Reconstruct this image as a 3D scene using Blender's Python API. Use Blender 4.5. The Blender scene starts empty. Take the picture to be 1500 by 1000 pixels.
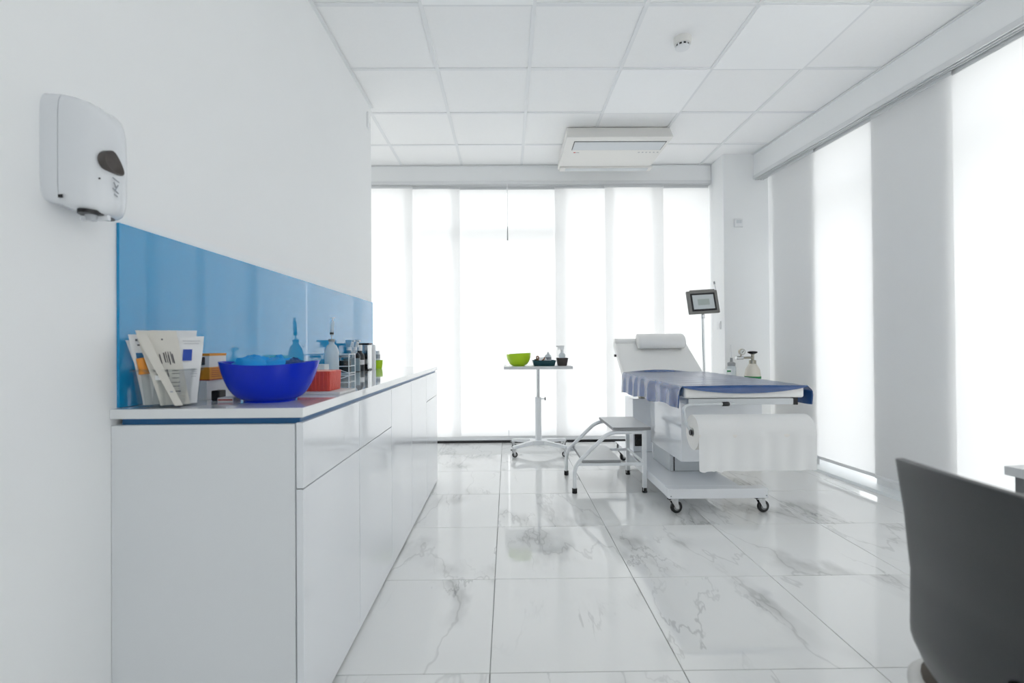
import bpy, bmesh, math, random
from mathutils import Vector, Matrix
random.seed(7)
SC = bpy.context.scene
COL = SC.collection

# ------------------------------------------------------------------ camera
def make_camera():
    yaw, pitch, roll = -.0096, -.007, -.0075
    cy, sy, cp, sp, cr, sr = math.cos(yaw), math.sin(yaw), math.cos(pitch), math.sin(pitch), math.cos(roll), math.sin(roll)
    Y = Matrix(((cy, 0, sy), (0, 1, 0), (-sy, 0, cy)))
    P = Matrix(((1, 0, 0), (0, cp, -sp), (0, sp, cp)))
    Z = Matrix(((cr, -sr, 0), (sr, cr, 0), (0, 0, 1)))
    A = Matrix(((1, 0, 0), (0, 0, -1), (0, 1, 0)))
    F = Matrix(((1, 0, 0), (0, -1, 0), (0, 0, -1)))
    R = (F @ Z @ P @ Y @ A).transposed()
    cam = bpy.data.cameras.new('camera')
    cam.sensor_width = 36.0
    cam.lens = 708.0 / 1500 * 36
    cam.clip_start = .02
    cam.dof.use_dof = True
    cam.dof.focus_distance = 3.0
    cam.dof.aperture_fstop = 3.2
    o = bpy.data.objects.new('camera', cam)
    o.matrix_world = Matrix.Translation((0, 0, 1.015)) @ R.to_4x4()
    COL.objects.link(o)
    SC.camera = o
make_camera()

# ------------------------------------------------------------------ world: bright overcast sky
W = bpy.data.worlds.new('overcast_sky')
SC.world = W
W.use_nodes = True
W.node_tree.nodes['Background'].inputs[0].default_value = (.985, .995, 1.0, 1)
W.node_tree.nodes['Background'].inputs[1].default_value = 3.25
SC.view_settings.view_transform = 'Standard'
SC.view_settings.look = 'None'
SC.view_settings.exposure = 0.0
SC.view_settings.gamma = 1.0
SC.view_settings.use_curve_mapping = False
c = SC.cycles
c.use_denoising = True
c.max_bounces = 14
c.diffuse_bounces = 9
c.glossy_bounces = 6
c.transmission_bounces = 8
c.transparent_max_bounces = 16
c.caustics_reflective = False
c.caustics_refractive = False
c.sample_clamp_indirect = 6.0

# ------------------------------------------------------------------ materials
def nodes(name):
    m = bpy.data.materials.new(name)
    m.use_nodes = True
    nt = m.node_tree
    return m, nt, nt.nodes['Principled BSDF']

def mat(name, col, rough=.5, metal=0., coat=0., var=.04, scale=18., bump=0., bscale=200., trans=0., ior=1.45, spec=.5, sheen=0., alpha=1.):
    m, nt, b = nodes(name)
    N, L = nt.nodes, nt.links
    tc = N.new('ShaderNodeTexCoord')
    nz = N.new('ShaderNodeTexNoise')
    nz.inputs['Scale'].default_value = scale
    nz.inputs['Detail'].default_value = 3
    L.new(tc.outputs['Object'], nz.inputs['Vector'])
    mx = N.new('ShaderNodeMix')
    mx.data_type = 'RGBA'
    mx.inputs[6].default_value = (*[x * (1 - var) for x in col], 1)
    mx.inputs[7].default_value = (*[min(1, x * (1 + var)) for x in col], 1)
    L.new(nz.outputs['Fac'], mx.inputs[0])
    L.new(mx.outputs[2], b.inputs['Base Color'])
    b.inputs['Roughness'].default_value = rough
    b.inputs['Metallic'].default_value = metal
    b.inputs['Coat Weight'].default_value = coat
    b.inputs['Coat Roughness'].default_value = .05
    b.inputs['Transmission Weight'].default_value = trans
    b.inputs['IOR'].default_value = ior
    b.inputs['Specular IOR Level'].default_value = spec
    b.inputs['Sheen Weight'].default_value = sheen
    b.inputs['Alpha'].default_value = alpha
    if bump:
        n2 = N.new('ShaderNodeTexNoise')
        n2.inputs['Scale'].default_value = bscale
        L.new(tc.outputs['Object'], n2.inputs['Vector'])
        bp = N.new('ShaderNodeBump')
        bp.inputs['Strength'].default_value = bump
        bp.inputs['Distance'].default_value = .002
        L.new(n2.outputs['Fac'], bp.inputs['Height'])
        L.new(bp.outputs['Normal'], b.inputs['Normal'])
    return m

def thin_mat(name, refl, transm, fac, gloss=0., grough=.3, weave=0.):
    """thin sheet: part of the light bounces, part passes diffusely"""
    m = bpy.data.materials.new(name)
    m.use_nodes = True
    nt = m.node_tree
    N, L = nt.nodes, nt.links
    N.clear()
    out = N.new('ShaderNodeOutputMaterial')
    d = N.new('ShaderNodeBsdfDiffuse')
    t = N.new('ShaderNodeBsdfTranslucent')
    mx = N.new('ShaderNodeMixShader')
    d.inputs[0].default_value = (*refl, 1)
    t.inputs[0].default_value = (*transm, 1)
    mx.inputs[0].default_value = fac
    if weave:
        tc = N.new('ShaderNodeTexCoord')
        nz = N.new('ShaderNodeTexNoise')
        nz.inputs['Scale'].default_value = 9
        nz.inputs['Detail'].default_value = 8
        nz.inputs['Roughness'].default_value = .8
        mp = N.new('ShaderNodeMapping')
        mp.inputs['Scale'].default_value = (1, 1, .15)
        L.new(tc.outputs['Object'], mp.inputs[0])
        L.new(mp.outputs[0], nz.inputs['Vector'])
        mr = N.new('ShaderNodeMapRange')
        mr.inputs[3].default_value = fac - weave
        mr.inputs[4].default_value = fac + weave
        L.new(nz.outputs['Fac'], mr.inputs[0])
        L.new(mr.outputs[0], mx.inputs[0])
    L.new(d.outputs[0], mx.inputs[1])
    L.new(t.outputs[0], mx.inputs[2])
    last = mx
    if gloss:
        g = N.new('ShaderNodeBsdfGlossy')
        g.inputs['Roughness'].default_value = grough
        lw = N.new('ShaderNodeLayerWeight')
        lw.inputs[0].default_value = .5
        pw = N.new('ShaderNodeMath'); pw.operation = 'POWER'; pw.inputs[1].default_value = 4.0
        fr = N.new('ShaderNodeMath'); fr.operation = 'MULTIPLY_ADD'; fr.inputs[1].default_value = .75; fr.inputs[2].default_value = (gloss - 1) ** 2 / (gloss + 1) ** 2
        L.new(lw.outputs['Facing'], pw.inputs[0]); L.new(pw.outputs[0], fr.inputs[0])
        m2 = N.new('ShaderNodeMixShader')
        L.new(fr.outputs[0], m2.inputs[0])
        L.new(mx.outputs[0], m2.inputs[1])
        L.new(g.outputs[0], m2.inputs[2])
        last = m2
    L.new(last.outputs[0], out.inputs[0])
    return m

def pane_mat(name, tint, ior=1.5):
    m = bpy.data.materials.new(name)
    m.use_nodes = True
    nt = m.node_tree
    N, L = nt.nodes, nt.links
    N.clear()
    out = N.new('ShaderNodeOutputMaterial')
    t = N.new('ShaderNodeBsdfTransparent')
    t.inputs[0].default_value = (*tint, 1)
    g = N.new('ShaderNodeBsdfGlossy')
    g.inputs['Roughness'].default_value = .02
    lw = N.new('ShaderNodeLayerWeight')
    lw.inputs[0].default_value = .5
    pw = N.new('ShaderNodeMath'); pw.operation = 'POWER'; pw.inputs[1].default_value = 4.0
    fr = N.new('ShaderNodeMath'); fr.operation = 'MULTIPLY_ADD'; fr.inputs[1].default_value = .6; fr.inputs[2].default_value = (ior - 1) ** 2 / (ior + 1) ** 2
    L.new(lw.outputs['Facing'], pw.inputs[0]); L.new(pw.outputs[0], fr.inputs[0])
    mx = N.new('ShaderNodeMixShader')
    L.new(fr.outputs[0], mx.inputs[0])
    L.new(t.outputs[0], mx.inputs[1])
    L.new(g.outputs[0], mx.inputs[2])
    L.new(mx.outputs[0], out.inputs[0])
    return m

def marble_mat():
    m, nt, b = nodes('polished_marble_porcelain')
    N, L = nt.nodes, nt.links
    geo = N.new('ShaderNodeNewGeometry')
    oi = N.new('ShaderNodeObjectInfo')
    sc = N.new('ShaderNodeVectorMath'); sc.operation = 'SCALE'
    cmb = N.new('ShaderNodeCombineXYZ')
    mul = N.new('ShaderNodeMath'); mul.operation = 'MULTIPLY'; mul.inputs[1].default_value = 37.0
    mul2 = N.new('ShaderNodeMath'); mul2.operation = 'MULTIPLY'; mul2.inputs[1].default_value = 91.0
    L.new(oi.outputs['Random'], mul.inputs[0]); L.new(oi.outputs['Random'], mul2.inputs[0])
    L.new(mul.outputs[0], cmb.inputs[0]); L.new(mul2.outputs[0], cmb.inputs[1])
    add = N.new('ShaderNodeVectorMath'); add.operation = 'ADD'
    L.new(geo.outputs['Position'], add.inputs[0]); L.new(cmb.outputs[0], add.inputs[1])
    mp = N.new('ShaderNodeMapping')
    mp.inputs['Rotation'].default_value = (0, 0, math.radians(28))
    mp.inputs['Scale'].default_value = (1.15, .38, 1)
    L.new(add.outputs[0], mp.inputs[0])

    def ridge(scale, detail, dist, rough):
        n = N.new('ShaderNodeTexNoise')
        n.inputs['Scale'].default_value = scale
        n.inputs['Detail'].default_value = detail
        n.inputs['Roughness'].default_value = rough
        n.inputs['Distortion'].default_value = dist
        L.new(mp.outputs[0], n.inputs['Vector'])
        s = N.new('ShaderNodeMath'); s.operation = 'SUBTRACT'; s.inputs[1].default_value = .5
        L.new(n.outputs['Fac'], s.inputs[0])
        a = N.new('ShaderNodeMath'); a.operation = 'ABSOLUTE'
        L.new(s.outputs[0], a.inputs[0])
        return a

    def band(src, w, smooth=True):
        r = N.new('ShaderNodeMapRange')
        r.interpolation_type = 'SMOOTHSTEP' if smooth else 'LINEAR'
        r.inputs[1].default_value = 0; r.inputs[2].default_value = w
        r.inputs[3].default_value = 1; r.inputs[4].default_value = 0
        L.new(src.outputs[0], r.inputs[0])
        return r

    def mult(a, bb):
        q = N.new('ShaderNodeMath'); q.operation = 'MULTIPLY'
        L.new(a.outputs[0], q.inputs[0])
        if isinstance(bb, float): q.inputs[1].default_value = bb
        else: L.new(bb.outputs[0], q.inputs[1])
        return q
    r1 = ridge(.8, 6, .25, .58)
    r2 = ridge(1.5, 6, .35, .60)
    msk = N.new('ShaderNodeTexNoise'); msk.inputs['Scale'].default_value = 1.7; msk.inputs['Detail'].default_value = 2
    L.new(add.outputs[0], msk.inputs['Vector'])
    mk = N.new('ShaderNodeMapRange'); mk.interpolation_type = 'SMOOTHSTEP'
    mk.inputs[1].default_value = .45; mk.inputs[2].default_value = .66
    L.new(msk.outputs['Fac'], mk.inputs[0])
    cloud = mult(band(r1, .05), mk)
    thin = band(r1, .006)
    fine = mult(band(r2, .008), mk)
    a1 = N.new('ShaderNodeMath'); a1.operation = 'MULTIPLY_ADD'
    L.new(cloud.outputs[0], a1.inputs[0]); a1.inputs[1].default_value = .36
    t2 = mult(thin, .20)
    L.new(t2.outputs[0], a1.inputs[2])
    a2 = N.new('ShaderNodeMath'); a2.operation = 'MULTIPLY_ADD'; a2.use_clamp = True
    L.new(fine.outputs[0], a2.inputs[0]); a2.inputs[1].default_value = .30
    L.new(a1.outputs[0], a2.inputs[2])
    mx = N.new('ShaderNodeMix'); mx.data_type = 'RGBA'
    mx.inputs[6].default_value = (.81, .815, .81, 1)
    mx.inputs[7].default_value = (.16, .165, .165, 1)
    L.new(a2.outputs[0], mx.inputs[0])
    L.new(mx.outputs[2], b.inputs['Base Color'])
    b.inputs['Roughness'].default_value = .045
    b.inputs['IOR'].default_value = 1.52
    return m

M = {}
M['wall'] = mat('white_wall_paint', (.87, .88, .885), .75, var=.012, scale=3, bump=.06, bscale=260)
M['ceiling'] = mat('ceiling_tile_board', (.93, .93, .93), .9, var=.015, scale=60, bump=.1, bscale=400)
M['led'] = mat('smooth_panel_board', (.97, .975, .98), .6, var=.01)
M['gridbar'] = mat('white_enamel_bar', (.82, .83, .84), .45, var=.01)
M['marble'] = marble_mat()
M['grout'] = mat('grey_grout', (.34, .34, .34), .9, var=.1, scale=80)
M['fabric'] = thin_mat('white_blind_fabric', (.94, .94, .94), (.96, .96, .96), .50, weave=.02)
M['rail'] = mat('silver_anodised_rail', (.74, .75, .76), .35, metal=.2, var=.03)
M['railwhite'] = mat('white_rail', (.78, .79, .80), .4, var=.02)
M['sill'] = mat('pale_sill_paint', (.86, .89, .90), .35, var=.015)
M['frame'] = mat('white_window_frame', (.72, .74, .76), .4, var=.02)
M['pane'] = pane_mat('window_glass', (.965, .97, .97))
M['rubber'] = mat('black_rubber', (.015, .015, .016), .55, var=.2)
M['ground'] = mat('pale_paving', (.62, .62, .60), .9, var=.08, scale=2)
M['gloss'] = mat('white_gloss_lacquer', (.78, .80, .83), .05, coat=.3, var=.006, scale=2)
M['carcass'] = mat('white_melamine', (.74, .76, .78), .32, var=.01, scale=2)
M['top'] = mat('white_glass_worktop', (.74, .76, .77), .035, coat=.5, var=.006, scale=2)
M['splash'] = mat('blue_back_painted_glass', (.006, .28, .57), .015, coat=.4, ior=1.54, var=.02, scale=1)
M['channel'] = mat('blue_anodised_channel', (.012, .10, .25), .3, metal=.2, var=.04)
M['dwhite'] = mat('dispenser_white_plastic', (.74, .76, .79), .18, var=.01)
M['dshade'] = mat('dispenser_grey_plastic', (.50, .52, .55), .3, var=.02)
M['smoke'] = mat('smoked_window_plastic', (.07, .06, .055), .08, var=.5, scale=30)
M['dark'] = mat('black_plastic', (.012, .012, .014), .35, var=.2)
M['grey'] = mat('grey_plastic', (.30, .31, .32), .4, var=.04)
M['white'] = mat('white_plastic', (.80, .81, .82), .3, var=.012)
M['steelw'] = mat('white_powder_coated_steel', (.80, .82, .84), .28, var=.015)
M['chrome'] = mat('brushed_chrome', (.62, .63, .64), .22, metal=1., var=.05)
M['tread'] = mat('grey_ribbed_rubber_tread', (.62, .63, .64), .35, var=.03, bump=.12, bscale=90)
M['treadedge'] = mat('dark_grey_tread_edging', (.30, .305, .31), .5, var=.05)
M['vinyl'] = mat('white_upholstery_vinyl', (.80, .80, .79), .38, var=.012, scale=6, bump=.06, bscale=60)
M['sheet'] = thin_mat('blue_vinyl_cover', (.003, .062, .235), (.012, .11, .36), .07, gloss=1.9, grough=.26)
M['paper'] = thin_mat('white_tissue_paper', (.84, .845, .845), (.84, .845, .845), .12)
M['rollend'] = mat('rolled_paper_end', (.84, .82, .79), .9, var=.04, scale=60)
M['bluebowl'] = mat('cobalt_blue_plastic', (.001, .022, .50), .22, var=.05, scale=5, spec=.35)
M['glove'] = mat('blue_nitrile_glove', (.004, .29, .72), .42, var=.35, scale=14)
M['glovedark'] = mat('dark_blue_wrap', (.006, .05, .22), .4, var=.4, scale=20)
M['coral'] = mat('coral_red_plastic', (.62, .085, .06), .35, var=.06)
M['corallid'] = mat('pale_coral_paper', (.80, .38, .31), .6, var=.03)
M['card'] = mat('white_carton', (.66, .66, .66), .6, var=.02)
M['orange'] = mat('amber_carton_print', (.66, .26, .02), .55, var=.08)
M['redp'] = mat('dark_red_print', (.33, .03, .02), .55, var=.08)
M['ink'] = mat('grey_black_ink', (.06, .06, .075), .7, var=.1)
M['inkpale'] = mat('pale_grey_ink', (.34, .36, .40), .7, var=.1)
M['pouch'] = mat('sterile_pouch_paper', (.62, .60, .55), .5, var=.05, scale=25, bump=.15, bscale=40)
M['pouchw'] = mat('white_pouch_film', (.72, .73, .74), .25, var=.04, scale=25)
M['blueprint'] = mat('blue_label_print', (.01, .06, .38), .5, var=.08)
M['skyprint'] = mat('mid_blue_print', (.02, .15, .35), .5, var=.08)
M['ocap'] = mat('orange_cap_plastic', (.72, .27, .03), .35, var=.05)
M['clear'] = pane_mat('clear_plastic', (.93, .94, .94), 1.45)
M['clear2'] = pane_mat('clear_glass_bottle', (.86, .88, .89), 1.5)
M['frost'] = thin_mat('frosted_bottle_plastic', (.80, .85, .88), (.88, .92, .94), .6, gloss=1.4, grough=.25)
M['liquid'] = mat('grey_blue_liquid', (.18, .26, .31), .1, var=.05)
M['lime'] = mat('lime_green_plastic', (.40, .62, .01), .28, var=.04)
M['teal'] = mat('dark_teal_plastic', (.008, .055, .068), .35, var=.1)
M['brown'] = mat('dark_brown_plastic', (.045, .036, .033), .45, var=.1)
M['copper'] = mat('copper_brown_band', (.22, .075, .025), .35, var=.2)
M['cream'] = mat('cream_plastic', (.66, .60, .50), .45, var=.04)
M['tabletgrey'] = mat('taupe_grey_case', (.20, .195, .185), .45, var=.03)
M['screen'] = mat('pale_display_glass', (.58, .62, .63), .12, var=.01)
M['screenbox'] = mat('grey_green_display_window', (.42, .47, .45), .2, var=.02)
M['acbody'] = mat('warm_white_plastic', (.77, .76, .735), .4, var=.01)
M['acgrille'] = mat('pale_grey_grille', (.62, .65, .67), .35, var=.02)
M['redlogo'] = mat('small_red_mark', (.5, .03, .02), .5)
M['chair'] = mat('darkened_grey_plastic', (.045, .047, .049), .36, var=.03)  # dark grey plastic, deepened to carry the lens corner falloff in its colour
M['seatrim'] = mat('pale_seat_rim', (.58, .57, .55), .35, var=.03)
M['seatpad'] = mat('dark_brown_seat_pad', (.045, .033, .022), .55, var=.1)
M['desk'] = mat('white_desk_laminate', (.66, .67, .68), .25, var=.01)
M['deskdark'] = mat('grey_desk_panel', (.16, .165, .17), .4, var=.02)
M['gasbeige'] = mat('pale_beige_cylinder_enamel', (.72, .68, .60), .35, var=.02)
M['green'] = mat('green_label', (.02, .24, .07), .5, var=.05)
M['brass'] = mat('dull_brass', (.38, .36, .30), .35, metal=.8, var=.06)
M['gaugeface'] = mat('gauge_face', (.70, .72, .70), .3)

# ------------------------------------------------------------------ geometry helpers (world coordinates)
class G:
    def __init__(s):
        s.v, s.f = [], []
    def add(s, vs, fs):
        k = len(s.v)
        s.v += [tuple(p) for p in vs]
        s.f += [tuple(i + k for i in q) for q in fs]
        return s
    def hexa(s, p):
        return s.add(p, [(0, 3, 2, 1), (4, 5, 6, 7), (0, 1, 5, 4), (1, 2, 6, 5), (2, 3, 7, 6), (3, 0, 4, 7)])
    def box(s, x0, x1, y0, y1, z0, z1, fn=None):
        p = [(x0, y0, z0), (x1, y0, z0), (x1, y1, z0), (x0, y1, z0), (x0, y0, z1), (x1, y0, z1), (x1, y1, z1), (x0, y1, z1)]
        if fn: p = [fn(*q) for q in p]
        return s.hexa(p)
    def frustum(s, cx, cy, z0, z1, w0, d0, w1, d1):
        p = [(cx + sx * w / 2, cy + sy * d / 2, z) for z, w, d in ((z0, w0, d0), (z1, w1, d1)) for sx, sy in ((-1, -1), (1, -1), (1, 1), (-1, 1))]
        return s.hexa(p)
    def cyl(s, p0, p1, r0, r1=None, n=20, caps=True):
        r1 = r0 if r1 is None else r1
        p0, p1 = Vector(p0), Vector(p1)
        a = (p1 - p0).normalized()
        u = a.orthogonal().normalized(); w = a.cross(u)
        vs = []
        for p, r in ((p0, r0), (p1, r1)):
            vs += [p + (u * math.cos(t) + w * math.sin(t)) * r for t in (2 * math.pi * i / n for i in range(n))]
        fs = [(i, (i + 1) % n, n + (i + 1) % n, n + i) for i in range(n)]
        if caps: fs += [tuple(range(n - 1, -1, -1)), tuple(range(n, 2 * n))]
        return s.add(vs, fs)
    def lathe(s, cx, cy, prof, n=32, sx=1., sy=1., zf=None, close=True):
        vs, fs = [], []
        for r, z in prof:
            for i in range(n):
                t = 2 * math.pi * i / n
                x, y = math.cos(t) * r * sx, math.sin(t) * r * sy
                vs.append((cx + x, cy + y, z + (zf(t, z) if zf else 0)))
        m = len(prof)
        for j in range(m - 1):
            for i in range(n):
                fs.append((j * n + i, j * n + (i + 1) % n, (j + 1) * n + (i + 1) % n, (j + 1) * n + i))
        if close:
            fs.append(tuple(range(n - 1, -1, -1)))
            fs.append(tuple((m - 1) * n + i for i in range(n)))
        return s.add(vs, fs)
    def tube(s, path, r, n=12, caps=True):
        path = [Vector(p) for p in path]
        vs, fs = [], []
        u = None
        for i, p in enumerate(path):
            d = ((path[min(i + 1, len(path) - 1)] - p).normalized() + (p - path[max(i - 1, 0)]).normalized()).normalized()
            if u is None: u = d.orthogonal().normalized()
            u = (u - d * u.dot(d)).normalized()
            w = d.cross(u)
            vs += [p + (u * math.cos(t) + w * math.sin(t)) * r for t in (2 * math.pi * k / n for k in range(n))]
        for i in range(len(path) - 1):
            for k in range(n):
                fs.append((i * n + k, i * n + (k + 1) % n, (i + 1) * n + (k + 1) % n, (i + 1) * n + k))
        if caps:
            fs.append(tuple(range(n - 1, -1, -1)))
            fs.append(tuple((len(path) - 1) * n + k for k in range(n)))
        return s.add(vs, fs)
    def prism(s, poly, axis, a, b):
        """poly of 2D points extruded along axis: x -> (y,z), y -> (x,z), z -> (x,y)"""
        def q(p, t):
            return {'x': (t, p[0], p[1]), 'y': (p[0], t, p[1]), 'z': (p[0], p[1], t)}[axis]
        n = len(poly)
        vs = [q(p, a) for p in poly] + [q(p, b) for p in poly]
        fs = [(i, (i + 1) % n, n + (i + 1) % n, n + i) for i in range(n)] + [tuple(range(n - 1, -1, -1)), tuple(range(n, 2 * n))]
        return s.add(vs, fs)
    def grid(s, fn, nu, nv):
        vs = [fn(i / nu, j / nv) for j in range(nv + 1) for i in range(nu + 1)]
        fs = [(j * (nu + 1) + i, j * (nu + 1) + i + 1, (j + 1) * (nu + 1) + i + 1, (j + 1) * (nu + 1) + i) for j in range(nv) for i in range(nu)]
        return s.add(vs, fs)
    def ball(s, c, r, sx=1, sy=1, sz=1, n=16):
        c = Vector(c)
        prof = [(max(1e-4, math.sin(math.pi * k / 10)) * r, -math.cos(math.pi * k / 10) * r * sz) for k in range(11)]
        vs, fs = [], []
        for rr, z in prof:
            vs += [(c.x + math.cos(t) * rr * sx, c.y + math.sin(t) * rr * sy, c.z + z) for t in (2 * math.pi * i / n for i in range(n))]
        for j in range(10):
            fs += [(j * n + i, j * n + (i + 1) % n, (j + 1) * n + (i + 1) % n, (j + 1) * n + i) for i in range(n)]
        return s.add(vs, fs)

def bend(pts, rad, n=6):
    """round the corners of a polyline"""
    pts = [Vector(p) for p in pts]
    out = [pts[0]]
    for i in range(1, len(pts) - 1):
        a, b, c = pts[i - 1], pts[i], pts[i + 1]
        d1, d2 = (a - b), (c - b)
        r = min(rad, d1.length * .49, d2.length * .49)
        p, q = b + d1.normalized() * r, b + d2.normalized() * r
        for k in range(n + 1):
            t = k / n
            out.append(p * (1 - t) ** 2 + b * 2 * t * (1 - t) + q * t * t)
    out.append(pts[-1])
    return out

ORG = {}
def mesh(g, m, origin, bev=0., seg=2, smooth=True, ang=38, name='m'):
    me = bpy.data.meshes.new(name)
    o = Vector(origin)
    me.from_pydata([Vector(p) - o for p in g.v], [], g.f)
    bm = bmesh.new(); bm.from_mesh(me)
    bmesh.ops.recalc_face_normals(bm, faces=bm.faces)
    for f in bm.faces: f.smooth = smooth
    if bev:
        ed = [e for e in bm.edges if e.is_manifold and e.calc_face_angle(0) > .5]
        es = set(ed)
        flat = []
        for f in bm.faces:      # faces bounded by bevelled edges only stay truly flat
            if all(e in es for e in f.edges): flat.append(f.normal.copy())
        bmesh.ops.bevel(bm, geom=ed, offset=bev, segments=seg, affect='EDGES', profile=.6, clamp_overlap=True)
        bm.normal_update()
        for f in bm.faces:
            f.smooth = smooth and not any(f.normal.dot(q) > .9995 for q in flat[:60])
    bm.to_mesh(me); bm.free()
    if smooth:
        keep = [False] * len(me.polygons)
        me.polygons.foreach_get('use_smooth', keep)
        me.set_sharp_from_angle(angle=math.radians(ang))
        me.polygons.foreach_set('use_smooth', keep)
    me.materials.append(M[m] if isinstance(m, str) else m)
    return me
def link(name, me, parent=None, loc=(0, 0, 0)):
    o = bpy.data.objects.new(name, me)
    COL.objects.link(o)
    if parent is not None:
        o.parent = parent
        ORG[o.name] = ORG[parent.name]
        if me is None or True:
            o.location = loc
    else:
        o.location = loc
        ORG[o.name] = Vector(loc)
    return o
def tag(o, label, cat, group=None):
    o['label'] = label; o['category'] = cat
    if group: o['group'] = group
    return o
def thing(name, label, cat, loc, group=None):
    return tag(link(name, None, None, loc), label, cat, group)
def part(parent, name, g, m, bev=0., label=None, **k):
    o = link(name, mesh(g, m, ORG[parent.name], bev, name=name, **k), parent)
    if label: o['label'] = label
    return o
def solo(name, g, m, label, cat, loc, bev=0., group=None, **k):
    return tag(link(name, mesh(g, m, loc, bev, name=name, **k), None, loc), label, cat, group)
def struct(name, g, m, bev=0., loc=(0, 0, 0), **k):
    o = link(name, mesh(g, m, loc, bev, name=name, **k), None, loc)
    o['kind'] = 'structure'
    return o

CZ = 2.815            # ceiling height
XL = -1.022           # left wall face
YB = 4.855            # lintel face of the window wall
def RW(n, y, z):      # right wall frame: n outward from the wall face, y along it
    return (2.535 - .082 * (y - 2.52) + n * .9967, y + n * .0817, z)

# ------------------------------------------------------------------ floor
fl = struct('floor', G().box(-2.8, 3.3, -3.1, 5.3, -.12, -.004), 'grout', smooth=False)
tile_me = mesh(G().box(-.2988, .2988, -.2988, .2988, -.011, 0), 'marble', (0, 0, 0), bev=.0012, seg=1, name='floor_tile')
for i in range(-5, 5):
    for j in range(-9, 6):
        x, y = -.0614 + (i + .5) * .6, 2.1041 + (j + .5) * .6
        if y - .3 > 5.2 or (x < -1.4 and y < 2.2) or y < -3: continue
        t = link('floor_tile', tile_me, fl, (x, y, 0))
struct('ground', G().box(-25, 25, -25, 30, -.4, -.2), 'ground', smooth=False)

# ------------------------------------------------------------------ ceiling
ce = struct('ceiling', G().box(-2.8, 3.2, -3.1, 5.3, CZ + .03, CZ + .12), 'ceiling', smooth=False)
ct_me = mesh(G().box(-.2915, .2915, -.2915, .2915, .0065, .02), 'ceiling', (0, 0, 0), bev=.003, seg=1, name='ceiling_tile')
led_me = mesh(G().box(-.2935, .2935, -.2995, .2935, -.004, .02), 'led', (0, 0, 0), bev=.002, seg=1, name='ceiling_tile')
LED = {(3, 1), (4, 0), (1, -1)}
for i in range(-3, 7):
    for j in range(-9, 5):
        x, y = -1.0444 + (i + .5) * .6, 2.5494 + (j + .5) * .6
        if x < -2.8: continue
        link('ceiling_tile', led_me if (i, j) in LED else ct_me, ce, (x, y, CZ))
for i in range(-2, 8):
    x = -1.0444 + i * .6
    part(ce, 'grid_bar', G().box(x - .012, x + .012, -3.05, 4.95, CZ, CZ + .03), 'gridbar', .0015)
for j in range(-9, 5):
    y = 2.5494 + j * .6
    part(ce, 'grid_bar', G().box(-2.75, 3.1, y - .012, y + .012, CZ + .0006, CZ + .03), 'gridbar', .0015)

# ------------------------------------------------------------------ walls
struct('wall_left', G().box(-1.18, XL, -3.1, 3.66, -.1, CZ + .03), 'wall', .002)
struct('wall_recess', G().box(-2.8, -1.18, 2.2, 2.32, -.1, CZ + .03).box(-2.8, -2.68, 2.32, 5.2, -.1, CZ + .03), 'wall')
struct('wall_rear', G().box(-1.18, -.4, -3.1, -2.98, -.1, CZ + .03).box(2.35, 3.2, -3.1, -2.98, -.1, CZ + .03).box(-.4, 2.35, -3.1, -2.98, 2.7, CZ + .03).box(-.4, 2.35, -3.1, -2.98, -.1, .1), 'wall')
struct('wall_added_shade', G().box(XL, .55, -1.42, -1.30, -.1, CZ + .03), 'wall')  # unseen wall stub, added to shade the cabinet end from the rear window
struct('wall_back', G().box(-2.68, 2.07, YB, 5.22, 2.655, CZ + .03), 'wall', .002)
struct('wall_corner', G().box(2.072, 2.75, 4.585, 5.22, -.1, CZ + .03), 'wall', .003)
gr = G().box(0, .42, -3.1, 4.68, 2.602, CZ + .03, RW)
gr.box(.075, .42, 3.858, 4.38, 0, 2.602, RW)
gr.box(.075, .42, 2.752, 3.315, 0, 2.602, RW)
gr.box(.16, .42, .92, 1.22, 0, 2.602, RW)
gr.box(.16, .42, -.95, -.65, 0, 2.602, RW)
gr.box(.0, .42, -3.1, -2.6, -.1, 2.602, RW)
struct('wall_right', gr, 'wall', .002)
struct('trim_1', G().box(XL, XL + .02, -3, 3.655, CZ - .003, CZ + .001), 'gridbar')
struct('trim_2', G().box(-2.68, 2.072, YB - .018, YB, CZ - .003, CZ + .001), 'gridbar')
struct('trim_3', G().box(-.018, .0, -3, 4.60, CZ - .003, CZ + .001, RW), 'gridbar')

# windows: the wall of glass behind the blinds
MUL = [-2.68, -1.0, .56, 1.53, 2.072]
w1 = link('window_1', None, None, (0, 5.05, 0)); w1['kind'] = 'structure'
for k, x in enumerate(MUL):
    part(w1, 'mullion', G().box(x - .014, x + .014, 5.05, 5.09, 0, 2.66), 'frame', .003)
for k in range(4):
    x0, x1 = MUL[k] + .014, MUL[k + 1] - .014
    part(w1, 'bottom_rail', G().box(x0, x1, 5.03, 5.10, .024, .135), 'frame', .004)
    part(w1, 'sill_gasket', G().box(x0, x1, 5.02, 5.09, -.004, .022), 'rubber')
    part(w1, 'top_rail', G().box(x0, x1, 5.03, 5.10, 2.62, 2.66), 'frame', .004)
    part(w1, 'pane', G().box(x0, x1, 5.062, 5.068, .135, 2.62), 'pane', smooth=False)
part(w1, 'transom', G().box(MUL[1] + .014, MUL[2] - .014, 5.03, 5.10, 2.15, 2.215), 'frame', .004)
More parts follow.
